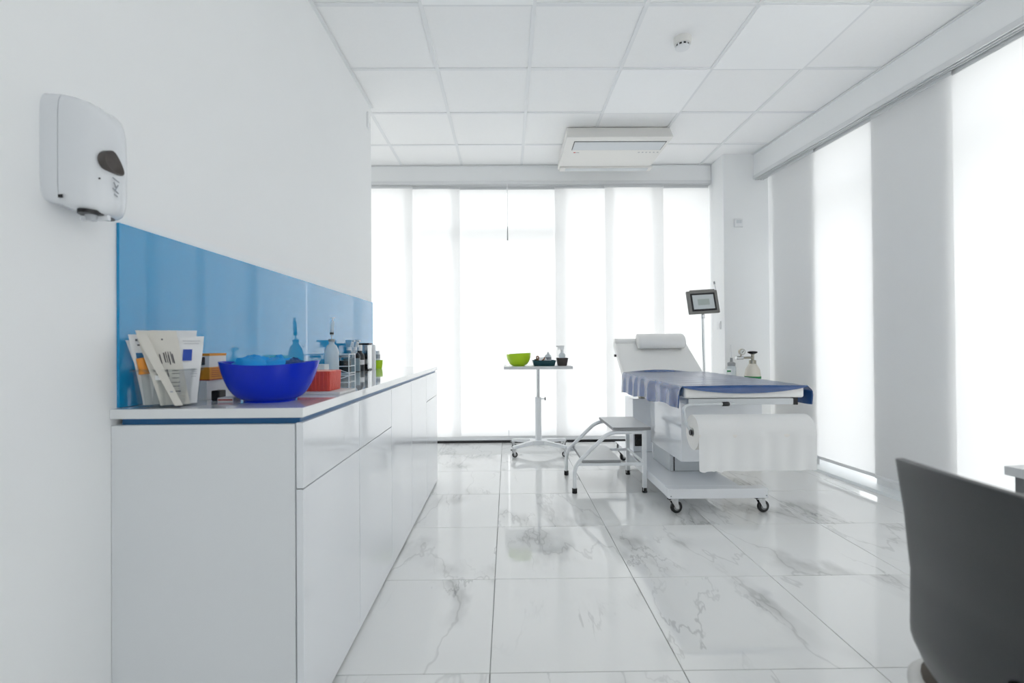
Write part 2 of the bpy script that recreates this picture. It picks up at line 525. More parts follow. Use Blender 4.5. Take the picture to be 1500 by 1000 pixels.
for n, (y0, y1) in enumerate([(4.38, 4.585), (3.315, 3.858), (1.22, 2.752), (-.65, .92), (-2.6, -.95)]):  # last two windows are unseen, added to bring more daylight into the room
    w = link('window_%d' % (n + 2), None, None, RW(.3, (y0 + y1) / 2, 0)); w['kind'] = 'structure'
    fr = G().box(.28, .35, y0, y0 + .012, 0, 2.6, RW).box(.28, .35, y1 - .012, y1, 0, 2.6, RW)
    part(w, 'jamb_frame', fr, 'frame', .003)
    part(w, 'transom', G().box(.27, .35, y0 + .012, y1 - .012, 2.15, 2.22, RW), 'frame', .003)
    part(w, 'bottom_rail', G().box(.28, .35, y0 + .012, y1 - .012, .0, .11, RW), 'frame', .003)
    part(w, 'pane', G().box(.31, .316, y0 + .012, y1 - .012, .11, 2.6, RW), 'pane', smooth=False)
struct('trim_4', G().hexa([RW(*q) for q in ((.0, -2.6, -.01), (.28, -2.6, -.01), (.28, 4.58, -.01), (.0, 4.58, -.01), (.0, -2.6, .022), (.28, -2.6, .078), (.28, 4.58, .078), (.0, 4.58, .022))]), 'sill', .003)

w = link('window_7', None, None, (1.5, -3.05, .1)); w['kind'] = 'structure'  # unseen rear window, added as fill light from behind the camera
for x in (-.4, .96, 2.31):
    part(w, 'mullion', G().box(x, x + .04, -3.09, -3.03, .1, 2.7), 'frame', .003)
for x in (-.36, 1.0):
    part(w, 'pane', G().box(x, x + 1.31, -3.065, -3.059, .1, 2.7), 'pane', smooth=False)
# ------------------------------------------------------------------ panel blinds
def track(name, label, fn, a, b, z, mats):
    t = thing(name, label, 'curtain track', fn(.05, (a + b) / 2, z))
    part(t, 'rail_body', G().box(.0, .105, a, b, z, z + .02, fn), 'railwhite', .002)
    for k in range(4):
        part(t, 'channel_rib', G().box(.006 + k * .027, .012 + k * .027, a, b, z - .012, z, fn), 'rail')
    part(t, 'front_rail', G().box(-.012, -.001, a, b, z - .006, z + .028, fn), 'rail', .002)
    return t
def BW(n, x, z): return (x, YB + n, z)
track('curtain_track', 'silver multi-channel track above the back window blinds', BW, -2.66, 2.066, 2.634, 0)
track('curtain_track', 'silver multi-channel track above the right side window blinds', RW, -2.6, 4.575, 2.581, 0)
def blind(fn, a, b, n, z0, z1, label, group):
    r = thing('panel_blind', label, 'blind', fn(n, (a + b) / 2, z0), group)
    part(r, 'fabric', G().grid(lambda u, v: fn(n, a + (b - a) * u, z0 + .02 + (z1 - z0 - .02) * v), 6, 12), 'fabric')
    part(r, 'bottom_bar', G().box(n - .004, n + .004, a, b, z0, z0 + .024, fn), 'railwhite', .002)
    part(r, 'top_carrier', G().box(n - .003, n + .003, a + .004, b - .004, z1 - .02, z1 + .004, fn), 'rail', .001)
RL = ['first', 'second', 'third', 'fourth', 'fifth', 'sixth', 'seventh', 'eighth']
gB, gR = 'white panel blinds across the back window', 'white panel blinds along the right wall'
PB = [(-2.08, -1.50, .030, 'white panel blind furthest left, behind the end of the left wall'),
      (-1.55, -.946, .018, 'white panel blind next to the end of the left wall'),
      (-1.043, -.472, .045, 'white panel blind second from the left wall on the back window'),
      (-.563, .005, .072, 'white panel blind left of the pull cord on the back window'),
      (.013, .609, .072, 'white panel blind right of the pull cord, behind the green bowl'),
      (.492, 1.093, .045, 'white panel blind behind the step stool, second right of the pull cord'),
      (.996, 1.592, .018, 'white panel blind behind the couch pillow'),
      (1.474, 2.062, .045, 'white panel blind beside the corner column on the back window')]
for a, b, n, l in PB: blind(BW, a, b, n, .066, 2.620, l, gB)
PR = [(3.845, 4.435, .044, 'grey shaded panel blind next to the corner column on the right wall'),
      (3.24, 3.915, .058, 'bright panel blind between two grey ones on the right wall'),
      (2.735, 3.292, .044, 'wide grey panel blind in the middle of the right wall'),
      (2.15, 2.80, .058, 'bright panel blind behind the desk at the right edge'),
      ] + [(1.565 - .585 * k, 2.17 - .585 * k, .03 + .028 * (k % 2), RL[k] + ' added panel blind past the desk, unseen beyond the right edge') for k in range(5)]  # unseen blinds, added along with the extra right wall windows
for a, b, n, l in PR: blind(RW, a, b, n, .085, 2.566, l, gR)
pc = thing('pull_cord', 'thin white pull cord with grey weight hanging before the back blinds', 'cord', (.01, YB - .012, 2.06))
part(pc, 'cord', G().cyl((.01, YB - .012, 2.20), (.01, YB - .012, 2.63), .0035, n=8), 'white')
part(pc, 'weight', G().cyl((.01, YB - .012, 2.06), (.01, YB - .012, 2.20), .006, .0045, n=10), 'grey')

# ------------------------------------------------------------------ base cabinets, worktop, splashback
XF = -.530
YC = [1.255, 1.731, 2.209, 2.672, 3.156, 3.635]
CLAB = ['white gloss base cabinet nearest the camera, drawer over door, plain end panel',
        'white gloss base cabinet second from the near end, drawer over door',
        'white gloss base cabinet in the middle with one full-height door',
        'white gloss base cabinet second from the far end with full-height door',
        'white gloss base cabinet at the far end, drawer over door']
for k in range(5):
    y0, y1 = YC[k], YC[k + 1]
    cb = thing('base_cabinet', CLAB[k], 'cabinet', ((XL + XF) / 2, (y0 + y1) / 2, 0), 'white base cabinets under the worktop')
    part(cb, 'body', G().box(XL + .001, XF - .021, y0, y1, .0, .815), 'carcass', .0012)
    part(cb, 'plinth', G().box(XF - .021, XF - .0195, y0, y1, 0, .012), 'grey')
    part(cb, 'handle_channel', G().box(XL + .02, XF - .012, y0 + (.012 if k == 0 else 0), y1, .815, .832), 'channel')
    a, b = y0 + .0015, y1 - .0015
    if k in (2, 3):
        part(cb, 'door', G().box(XF - .018, XF, a, b, .012, .818), 'gloss', .0012)
    else:
        part(cb, 'drawer', G().box(XF - .018, XF, a, b, .648, .818), 'gloss', .0012)
        part(cb, 'door', G().box(XF - .018, XF, a, b, .012, .645), 'gloss', .0012)
solo('worktop', G().box(XL + .001, XF + .002, 1.25, 3.645, .832, .857), 'top', 'long glossy white worktop over the base cabinets', 'worktop', (-.78, 2.45, .832), .0015)
solo('splashback', G().box(XL + .0006, XL + .008, 1.273, 3.658, .858, 1.343), 'splash', 'glossy blue glass splashback on the left wall above the worktop', 'splashback', (XL, 2.46, .858), .001)

# ------------------------------------------------------------------ soap dispenser
d = thing('soap_dispenser', 'white wall-mounted automatic soap dispenser with smoked window', 'dispenser', (XL, 1.13, 1.31))
def disp(x0, x1, y0, y1, prof):
    """rounded shell: sections stacked along X from wall outwards; prof = (t, ymargin, ztop, zbot)"""
    g = G(); n = 40
    rings = []
    for t, my, zt, zb, rr in prof:
        x = x0 + (x1 - x0) * t
        ya, yb = y0 + my, y1 - my
        cyy, czz = (ya + yb) / 2, (zt + zb) / 2
        hy, hz = (yb - ya) / 2, (zt - zb) / 2
        ring = []
        for i in range(n):
            a = 2 * math.pi * i / n
            e = 2 / rr
            ring.append((x, cyy + hy * math.copysign(abs(math.cos(a)) ** e, math.cos(a)), czz + hz * math.copysign(abs(math.sin(a)) ** e, math.sin(a))))
        rings.append(ring)
    vs = [p for r in rings for p in r]
    fs = [(j * n + i, j * n + (i + 1) % n, (j + 1) * n + (i + 1) % n, (j + 1) * n + i) for j in range(len(rings) - 1) for i in range(n)]
    fs += [tuple(range(n)), tuple((len(rings) - 1) * n + i for i in range(n - 1, -1, -1))]
    return g.add(vs, fs)
part(d, 'back_plate', disp(XL, -.985, 1.066, 1.192, [(0, 0, 1.585, 1.340, 7), (1, .001, 1.583, 1.334, 7)]), 'dwhite', ang=60)
part(d, 'cover', disp(-.9835, -.893, 1.066, 1.192, [(0, .0015, 1.582, 1.330, 7), (.25, .003, 1.578, 1.322, 6.5), (.48, .006, 1.571, 1.318, 6), (.62, .012, 1.563, 1.317, 5), (.76, .022, 1.552, 1.318, 4.4), (.88, .034, 1.536, 1.322, 4), (.96, .045, 1.518, 1.330, 3.6), (1, .056, 1.49, 1.345, 3.2)]), 'dwhite', ang=70)
g = G()
vp = []
for i in range(24):
    a = 2 * math.pi * i / 24
    vp.append((1.108 + .026 * math.cos(a) * (1 - .35 * math.sin(a)), 1.437 + .024 * math.sin(a) - .008 * math.cos(a)))
g.prism(vp, 'x', -.91, -.8905)
part(d, 'viewing_window', g, 'smoke', .003)
part(d, 'indicator', G().ball((-.9068, 1.084, 1.393), .0022), 'dark')
lg = G()
for (ya, za, yb, zb) in [(1.104, 1.402, 1.122, 1.396), (1.107, 1.392, 1.114, 1.380), (1.119, 1.389, 1.110, 1.374), (1.104, 1.378, 1.120, 1.370), (1.108, 1.366, 1.117, 1.362)]:
    lg.cyl((-.8935, ya, za), (-.8935, yb, zb), .0011, n=6)
part(d, 'embossed_mark', lg, 'inkpale')
part(d, 'nozzle_recess', G().lathe(-.942, 1.118, [(.034, 1.3165), (.034, 1.325)], 24, sx=.75, sy=1.25), 'dark')
part(d, 'nozzle', G().cyl((-.942, 1.105, 1.304), (-.942, 1.105, 1.318), .010, .013), 'dshade')
part(d, 'sensor_bracket', G().box(-.972, -.908, 1.108, 1.117, 1.306, 1.318), 'dwhite', .002)
part(d, 'latch', G().box(-.981, -.972, 1.0645, 1.0665, 1.345, 1.352), 'dark')

# ------------------------------------------------------------------ air conditioner + smoke detector + small wall plates
a = thing('air_conditioner', 'white ceiling cassette air conditioner with grille and louvre', 'air conditioner', (.93, 4.3, CZ - .115))
AX0, AX1, AY0, AY1, AZ = .495, 1.375, 3.925, 4.66, 2.705
g = G().hexa([(AX0, AY0, AZ), (AX1, AY0, AZ), (AX1, AY1, AZ), (AX0, AY1, AZ), (AX0 + .012, AY0 + .07, CZ), (AX1 - .012, AY0 + .07, CZ), (AX1 - .012, AY1 - .02, CZ), (AX0 + .012, AY1 - .02, CZ)])
part(a, 'casing', g, 'acbody', .008, seg=3)
part(a, 'grille_shadow_gap', G().box(AX0 + .075, AX1 - .03, AY0 + .085, AY0 + .265, AZ - .0012, AZ + .001), 'dark')
part(a, 'intake_grille', G().box(AX0 + .081, AX1 - .036, AY0 + .093, AY0 + .258, AZ - .004, AZ + .001), 'acgrille', .001)
part(a, 'logo', G().box(AX0 + .10, AX0 + .118, AY0 + .31, AY0 + .325, AZ - .0012, AZ), 'redlogo')
part(a, 'logo_text', G().box(AX0 + .122, AX0 + .15, AY0 + .314, AY0 + .322, AZ - .0012, AZ), 'inkpale')
for k in range(6):
    x = AX1 - .21 + k * .033
    part(a, 'indicator_mark', G().box(x, x + .014, AY0 + .312, AY0 + .322, AZ - .0012, AZ), 'inkpale')
part(a, 'outlet_lip', G().box(AX0 + .02, AX1 + .02, AY1 - .085, AY1 + .01, AZ - .014, AZ + .005), 'acbody', .004)
part(a, 'louvre', G().box(AX0 + .07, AX1 - .02, AY1 - .075, AY1 - .008, AZ - .018, AZ - .012), 'acgrille', .003)
sd = thing('smoke_detector', 'small round white smoke detector on the ceiling', 'smoke detector', (1.05, 2.84, CZ - .05))
part(sd, 'base', G().lathe(1.05, 2.84, [(.052, CZ + .006), (.052, CZ - .012), (.048, CZ - .030), (.042, CZ - .034)], 32), 'acbody')
part(sd, 'vent_ring', G().lathe(1.05, 2.84, [(.038, CZ - .033), (.038, CZ - .047)], 24), 'dark')
for k in range(10):
    t = 2 * math.pi * k / 10
    x, y = 1.05 + .039 * math.cos(t), 2.84 + .039 * math.sin(t)
    part(sd, 'vent_rib', G().cyl((x, y, CZ - .032), (x, y, CZ - .048), .005, n=8), 'white')
part(sd, 'cap', G().lathe(1.05, 2.84, [(.041, CZ - .046), (.039, CZ - .052), (.025, CZ - .056), (.004, CZ - .057)], 32), 'white')
tp = thing('thermostat', 'small square white wall thermostat on the corner column', 'thermostat', (2.21, 4.585, 2.16))
part(tp, 'case', G().box(2.17, 2.25, 4.565, 4.585, 2.12, 2.20), 'white', .004)
part(tp, 'display', G().box(2.185, 2.235, 4.5635, 4.566, 2.155, 2.185), 'acgrille', .001)
sw = thing('light_switch', 'small white switch on the inner side of the corner column', 'switch', (2.072, 4.70, 1.19))
part(sw, 'plate', G().box(2.064, 2.072, 4.66, 4.74, 1.15, 1.23), 'white', .002)
part(sw, 'rocker', G().box(2.060, 2.065, 4.675, 4.725, 1.165, 1.215), 'white', .002)
ws = thing('wall_sensor', 'small rounded white sensor high on the far end of left wall', 'sensor', (XL, 3.57, 2.70))
part(ws, 'case', G().box(XL, XL + .016, 3.55, 3.60, 2.62, 2.74), 'wall', .006, seg=3)
part(ws, 'lens', G().box(XL + .015, XL + .018, 3.56, 3.59, 2.64, 2.66), 'white', .002)

# ------------------------------------------------------------------ examination couch
b = thing('examination_couch', 'white adjustable examination couch on a wheeled base with raised backrest', 'couch', (1.3, 3.5, 0))
BX0, BX1, BY0, HY = 1.018, 1.715, 2.78, 4.21
part(b, 'seat_cushion', G().box(BX0, BX1, BY0, HY, .698, .765), 'vinyl', .016, seg=4)
part(b, 'frame', G().box(BX0 + .03, BX1 - .03, BY0 + .05, HY - .02, .655, .699), 'steelw', .004)
part(b, 'front_rail', G().box(BX0 + .03, BX1 - .055, BY0 + .015, BY0 + .05, .657, .694), 'acgrille', .004)
part(b, 'rail_cap', G().box(BX1 - .055, BX1 - .030, BY0 + .012, BY0 + .052, .655, .696), 'dark', .003)
# backrest
def back_pt(s, t, x):  # s along the slope, t thickness outward (towards the sitter: -y, +z)
    an = math.radians(38.5)
    return (x, HY + .02 + s * math.cos(an) - t * math.sin(an), .745 + s * math.sin(an) + t * math.cos(an))
g = G().hexa([back_pt(0, -.05, BX0 - .005), back_pt(0, -.05, BX1 + .005), back_pt(.47, -.05, BX1 - .03), back_pt(.47, -.05, BX0 - .01), back_pt(0, .02, BX0 - .005), back_pt(0, .02, BX1 + .005), back_pt(.47, .02, BX1 - .03), back_pt(.47, .02, BX0 - .01)])
part(b, 'backrest', g, 'vinyl', .018, seg=4)
part(b, 'headroll', G().cyl(back_pt(.452, .012, BX0 - .003), back_pt(.452, .012, BX1 - .035), .030, n=24), 'vinyl')
part(b, 'adjuster_knob', G().cyl(back_pt(.30, -.03, BX0 - .025), back_pt(.30, -.03, BX0 - .008), .012), 'dark')
# lifting column and housing
part(b, 'column_cover', G().box(1.088, 1.60, 3.03, 3.68, .272, .656), 'gloss', .004)
part(b, 'lift_column', G().box(1.095, 1.42, 3.27, 3.66, .152, .30), 'acgrille', .003)
part(b, 'column_slot', G().box(1.120, 1.126, 3.266, 3.271, .155, .29), 'dark')
part(b, 'column_stud', G().box(1.30, 1.312, 3.262, 3.27, .154, .175), 'dark')
part(b, 'motor_housing', G().box(1.0, 1.155, 3.86, 4.12, .152, .575), 'gloss', .004)
part(b, 'motor_cap', G().box(1.075, 1.11, 3.90, 3.98, .575, .592), 'brass', .002)
pi = part(b, 'power_inlet', G().box(1.012, 1.075, 3.852, 3.862, .20, .345), 'dark', .002)
part(pi, 'plug', G().box(1.022, 1.064, 3.835, 3.853, .215, .265), 'dark', .003)
part(pi, 'rocker_switch', G().box(1.024, 1.062, 3.846, 3.853, .29, .33), 'brown', .003)
part(b, 'base_platform', G().box(.952, 1.405, 2.935, 4.30, .094, .151), 'gloss', .003)
for y in (2.868, 4.16):
    cb = part(b, 'crossbar', G().box(.952, 1.545, y, y + .068, .093, .1505), 'gloss', .002)
    for x in (.965, 1.535):
        part(cb, 'bolt', G().cyl((x, y - .003, .108), (x, y + .002, .108), .004, n=10), 'grey')
def caster(parent, x, y, r, ztop, ang, s=1.):
    """swivel caster under (x, y): fork + wheel + hub"""
    ca, sa = math.cos(ang), math.sin(ang)
    def T(u, w, z): return (x + u * ca - w * sa, y + u * sa + w * ca, z)
    off = .022 * s
    fk = G()
    for sgn in (-1, 1):
        w0, w1 = sgn * .014 * s, sgn * .017 * s
        P = [(-.022 * s, ztop - .006), (.024 * s, ztop - .006), (off + .010 * s, r - .008 * s), (off - .010 * s, r - .008 * s)]
        fk.hexa([T(P[0][0], w0, P[0][1]), T(P[1][0], w0, P[1][1]), T(P[2][0], w0, P[2][1]), T(P[3][0], w0, P[3][1]),
                 T(P[0][0], w1, P[0][1]), T(P[1][0], w1, P[1][1]), T(P[2][0], w1, P[2][1]), T(P[3][0], w1, P[3][1])])
    fk.cyl(T(0, 0, ztop - .016 * s), T(0, 0, ztop), .020 * s, .022 * s)
    k = part(parent, 'caster', fk, 'chrome', .001)
    wh = G()
    prof = [(.55, -1), (.9, -1), (1, -.6), (1, .6), (.9, 1), (.55, 1)]
    n = 28; vs = []; fs = []
    for q, w in prof:
        for i in range(n):
            t = 2 * math.pi * i / n
            vs.append(T(off + r * q * math.cos(t), w * .011 * s, r + r * q * math.sin(t)))
    m = len(prof)
    for j in range(m):
        for i in range(n):
            fs.append((j * n + i, j * n + (i + 1) % n, ((j + 1) % m) * n + (i + 1) % n, ((j + 1) % m) * n + i))
    wh.add(vs, fs)
    part(k, 'wheel', wh, 'rubber')
    part(k, 'hub', G().cyl(T(off, -.010 * s, r), T(off, .010 * s, r), r * .56, n=20), 'grey')
    part(k, 'brake_pedal', G().hexa([T(-.030 * s, -.010 * s, ztop - .012), T(-.016 * s, -.010 * s, ztop - .012), T(-.016 * s, .010 * s, ztop - .012), T(-.030 * s, .010 * s, ztop - .012), T(-.034 * s, -.010 * s, ztop - .004), T(-.016 * s, -.010 * s, ztop - .004), T(-.016 * s, .010 * s, ztop - .004), T(-.034 * s, .010 * s, ztop - .004)]), 'dark', .001)
for x, y, an in ((.985, 2.895, .2), (1.508, 2.895, .15), (.985, 4.2, .5), (1.508, 4.2, .3)):
    caster(b, x, y, .036, .094, an)
# paper roll arm
RC = (2.648, .528); RR = .094
arm = bend([(1.30, 2.76, .668), (1.03, 2.735, .668), (.985, 2.71, .655), (.985, 2.655, .56), (1.02, 2.648, .528)], .05)
pa = part(b, 'roll_holder_arm', G().tube(arm, .0085, 12), 'acgrille')
part(pa, 'arm_cap', G().cyl((1.225, 2.753, .668), (1.265, 2.757, .668), .0125), 'dark', .002)
part(pa, 'spindle', G().cyl((1.0, RC[0], RC[1]), (1.645, RC[0], RC[1]), .012), 'chrome')
part(pa, 'spindle_cap', G().cyl((.998, RC[0], RC[1] - .0), (1.006, RC[0], RC[1]), .017), 'dark', .002)
pr = thing('paper_roll', 'wide white examination paper roll hanging at the foot of the couch', 'paper roll', (1.32, RC[0], RC[1] - RR))
g = G(); n = 44
vs = []; 
for x in (1.012, 1.636):
    for r in (.022, RR):
        vs += [(x, RC[0] + r * math.cos(2 * math.pi * i / n), RC[1] + r * math.sin(2 * math.pi * i / n)) for i in range(n)]
fs = []
for i in range(n):
    j = (i + 1) % n
    fs += [(i, j, n + j, n + i), (2 * n + i, 3 * n + i, 3 * n + j, 2 * n + j), (n + i, n + j, 3 * n + j, 3 * n + i), (i, 2 * n + i, 2 * n + j, j)]
g.add(vs, fs)
part(pr, 'roll', g, 'rollend')
def hang(u, v):
    x = 1.012 + .626 * u
    L = v * (.19 + .165)
    wob = .004 * math.sin(u * 17 + v * 4) * v + .003 * math.sin(u * 41 + 2)* v
    if L < .165:   # wraps over the top front quarter
        t = math.pi * .62 - L / .165 * math.pi * .62
        return (x, RC[0] - (RR + .002) * math.sin(math.pi / 2 - t) if t < math.pi / 2 else RC[0] + (RR + .002) * math.sin(t - math.pi / 2), RC[1] + (RR + .002) * math.sin(t))
    q = L - .165
    jag = .012 * max(0, math.sin(u * 60) * math.sin(u * 23)) if (v > .97 and u < .25) else 0
    return (x, RC[0] - RR - .002 + wob + .01 * q, RC[1] - q - jag)
part(pr, 'loose_sheet', G().grid(hang, 48, 30), 'paper')
# pillow
pl = thing('bolster_pillow', 'small white half-round pillow resting on the couch backrest', 'pillow', back_pt(.36, .05, 1.40))
g = G(); n = 28; sec = []
for i in range(n):
    t = 2 * math.pi * i / n
    s_, t_ = .085 * math.cos(t), .058 * math.sin(t)
    sec.append((.375 + s_, .078 + (t_ if t_ > 0 else t_ * .95)))
vs = []
for x, k in ((1.205, .75), (1.213, .95), (1.225, 1), (1.62, 1), (1.632, .95), (1.64, .75)):
    vs += [back_pt(.375 + (p - .375) * k, .078 + (q - .078) * k, x) for p, q in sec]
fs = [(j * n + i, j * n + (i + 1) % n, (j + 1) * n + (i + 1) % n, (j + 1) * n + i) for j in range(5) for i in range(n)]
fs += [tuple(range(n)), tuple(5 * n + i for i in range(n - 1, -1, -1))]
g.add(vs, fs)
part(pl, 'cushion', g, 'vinyl', ang=60)
part(pl, 'seam_piping', G().tube([back_pt(.375 + (p - .375) * .97, .078 + (q - .078) * .97, 1.2125) for p, q in sec] + [back_pt(.375 + (sec[0][0] - .375) * .97, .078 + (sec[0][1] - .078) * .97, 1.2125)], .002, 6), 'vinyl')
# blue cover draped over the seat
def cover(u, v):
    """u across (left hang -> top -> right hang), v along from foot to hinge"""
    y = BY0 - .004 + (HY - .02 - BY0) * max(0, (v - .05) / .95)
    wL = .115 + .055 * v + .008 * math.sin(v * 19)
    wR = .105 + .03 * v
    top = BX1 - BX0 + .03
    tot = wL + top + wR
    s = u * tot
    fold = math.sin(v * 46 + 1.3 * math.sin(v * 9)) * .5 + math.sin(v * 27 + 2) * .5
    zt = .7695
    sag = 0
    if v < .05:   # foot edge droops over the cushion
        k = (.05 - v) / .05
        f = max(0, min(1, (s - wL) / top))
        d_ = k * (.004 + .042 * math.sin(math.pi * f) ** .7)
        sag = -d_
        y = BY0 - .004 - .012 * math.sin(min(1, d_ / .02) * math.pi / 2)
    if s < wL:
        q = wL - s
        a = min(1, q / .035)
        x = BX0 - .015 - .012 * math.sin(a * math.pi / 2) - fold * .011 * min(1, q / .07) - .006 * q / wL
        z = zt - .004 - q + .006 * (1 - a)
        return (x, y, z)
    if s > wL + top:
        q = s - wL - top
        a = min(1, q / .035)
        x = BX1 + .015 + .028 * math.sin(a * math.pi / 2) - .12 * max(0, q - .05) + fold * .007 * min(1, q / .07)
        return (x, y, zt - .004 - q)
    f = (s - wL) / top
    crown = .003 * math.sin(math.pi * f)
    lift = .018 * max(0, (v - .965) / .035) * math.sin(math.pi * min(1, f * 1.25)) if f < .8 else 0
    return (BX0 - .015 + s - wL, y, zt + crown + sag + lift + .0015 * math.sin(v * 60) * math.sin(f * 9))
solo('couch_cover', G().grid(cover, 90, 150), 'sheet', 'glossy blue vinyl cover draped over the examination couch', 'couch cover', (1.36, 3.5, .77), ang=80)

# ------------------------------------------------------------------ step stool
s = thing('step_stool', 'white tubular two-step stool with grey treads beside the couch', 'step stool', (.70, 3.53, 0))
for y in (3.305, 3.765):
    path = bend([(.452, y, .0), (.452, y, .19), (.70, y, .415), (.940, y, .415), (.940, y, 0)], .05)
    path[-8:-1] = []      # square rear corner
    path = bend([(.452, y, .012), (.452, y, .185), (.690, y, .412), (.930, y, .412)], .06) 
    part(s, 'side_tube', G().tube(path, .0135, 14), 'steelw')
    part(s, 'rear_leg', G().box(.918, .946, y - .0135, y + .0135, .012, .4255), 'steelw', .004)
    part(s, 'side_rail', G().box(.462, .930, y - .009, y + .009, .185, .205), 'steelw', .003)
    for x in (.452, .932):
        part(s, 'rubber_foot', G().cyl((x, y, 0), (x, y, .034), .0175, n=18), 'rubber', .002)
for x0, x1, z in ((.712, .975, .427), (.505, .768, .206)):
    t = part(s, 'tread', G().box(x0, x1, 3.292, 3.778, z, z + .018), 'treadedge', .003)
    part(t, 'tread_mat', G().box(x0 + .004, x1 - .004, 3.297, 3.773, z + .0175, z + .0205), 'tread', .001)
part(s, 'cross_tube', G().cyl((.932, 3.305, .20), (.932, 3.765, .20), .010), 'steelw')

# ------------------------------------------------------------------ overbed trolley table
t = thing('trolley_table', 'white height-adjustable trolley table on castors before the back window', 'table', (.285, 4.52, 0))
TZ = .819
part(t, 'table_top', G().box(-.035, .592, 4.36, 4.76, TZ - .027, TZ), 'desk', .004)
part(t, 'inner_tube', G().cyl((.285, 4.53, .50), (.285, 4.53, TZ - .027), .0165), 'chrome')
part(t, 'outer_tube', G().cyl((.285, 4.53, .10), (.285, 4.53, .525), .029), 'steelw', .002)
kn = part(t, 'clamp_screw', G().cyl((.31, 4.53, .508), (.345, 4.53, .508), .005), 'chrome')
part(kn, 'knob', G().cyl((.345, 4.53, .508), (.355, 4.53, .508), .017, n=6), 'dark', .002)
part(t, 'base_plate', G().box(.205, .365, 4.47, 4.59, .085, .125), 'steelw', .004)
for x, y in ((.045, 4.36), (.525, 4.36), (.045, 4.72), (.555, 4.72)):
    p, q = Vector((.285 + (x - .285) * .25, 4.53 + (y - 4.53) * .25, .108)), Vector((x, y, .088))
    dd = (q - p).normalized(); sd_ = dd.cross(Vector((0, 0, 1))).normalized() * .022
    g = G().hexa([p - sd_ - Vector((0, 0, .018)), q - sd_ * .7 - Vector((0, 0, .012)), q + sd_ * .7 - Vector((0, 0, .012)), p + sd_ - Vector((0, 0, .018)), p - sd_ + Vector((0, 0, .018)), q - sd_ * .7 + Vector((0, 0, .014)), q + sd_ * .7 + Vector((0, 0, .014)), p + sd_ + Vector((0, 0, .018))])
    ar = part(t, 'base_arm', g, 'steelw', .003)
    caster(t, x, y, .025, .078, .3 if x < .3 else 2.6, .75)

# things on the trolley
def bowl(cx, cy, z0, R, H, rb, wall=.003, n=48, zf=None, sy=1.):
    out = [(rb, z0), (rb * 1.02, z0 + .006)]
    N = 9
    for k in range(1, N + 1):
        a = k / N
        out.append((rb + (R - rb) * math.sin(a * math.pi / 2) ** .9, z0 + .006 + (H - .006) * (1 - math.cos(a * math.pi / 2)) ** .85))
    inn = [(max(.004, r - wall), z + (wall if k < 2 else 0)) for k, (r, z) in enumerate(out)][::-1]
    inn = inn[:-1] + [(.004, z0 + wall + .004)]
    return G().lathe(cx, cy, out + inn, n, sy=sy, zf=zf)
solo('green_bowl', bowl(.104, 4.48, TZ, .113, .115, .055, zf=lambda tt, z: .006 * (z - TZ) / .115 * math.cos(tt)), 'lime', 'lime green plastic bowl on the trolley table', 'bowl', (.104, 4.48, TZ), ang=60)
def tray(cx, cy, z0, w, dd, h, flare, wall=.004):
    def rect(a, bb, z): return [(cx - a, cy - bb, z), (cx + a, cy - bb, z), (cx + a, cy + bb, z), (cx - a, cy + bb, z)]
    r = [rect(w / 2, dd / 2, z0), rect(w / 2 + flare, dd / 2 + flare, z0 + h), rect(w / 2 + flare - wall, dd / 2 + flare - wall, z0 + h), rect(w / 2 - wall, dd / 2 - wall, z0 + wall)]
    vs = [p for q in r for p in q]
    fs = [(3, 2, 1, 0), (12, 13, 14, 15)]
    for k in range(3):
        for i in range(4):
            j = (i + 1) % 4
            fs.append((k * 4 + i, k * 4 + j, (k + 1) * 4 + j, (k + 1) * 4 + i))
    return G().add(vs, fs)
solo('instrument_tray', tray(.337, 4.49, TZ, .185, .15, .052, .014), 'teal', 'dark teal shallow tray beside the green bowl on the trolley table', 'tray', (.337, 4.49, TZ), .002)
dz = TZ + .005
w = thing('bandage_roll', 'white bandage roll with copper-brown strap lying in the teal tray', 'bandage', (.285, 4.49, dz))
part(w, 'roll', G().cyl((.275, 4.44, dz + .035), (.345, 4.50, dz + .045), .034, n=20), 'white', .004)
part(w, 'strap', G().tube([(.262 + .022 * math.cos(k * .45) + .004 * k, 4.43 - .006 * k % .02, dz + .055 + .030 * math.sin(k * .45) * .9 + .0012 * k) for k in range(15)], .006, 8), 'copper')
part(w, 'dark_clip', G().box(.246, .285, 4.435, 4.462, dz + .036, dz + .058), 'dark', .003)
def pump_bottle(root, x, y, z, r, h, m, cap, n=24):
    part(root, 'body', G().lathe(x, y, [(r * .92, z), (r, z + .006), (r, z + h * .68), (r * .8, z + h * .76), (r * .38, z + h * .80), (r * .36, z + h * .86)], n), m, ang=50)
    part(root, 'cap', G().lathe(x, y, [(r * .42, z + h * .84), (r * .42, z + h * .92), (r * .22, z + h * .94), (r * .16, z + h)], n), cap)
w = thing('dropper_bottle', 'pale translucent dropper bottle standing in the teal tray', 'bottle', (.378, 4.50, dz))
pump_bottle(w, .378, 4.50, dz, .031, .125, 'frost', 'white')
part(w, 'label', G().lathe(.378, 4.50, [(.0313, dz + .05), (.0313, dz + .075)], 24, close=False), 'inkpale')
solo('plant_pot', tray(.508, 4.50, TZ, .080, .080, .072, .012), 'brown', 'small dark brown square pot holding a spray bottle', 'pot', (.508, 4.50, TZ), .002)
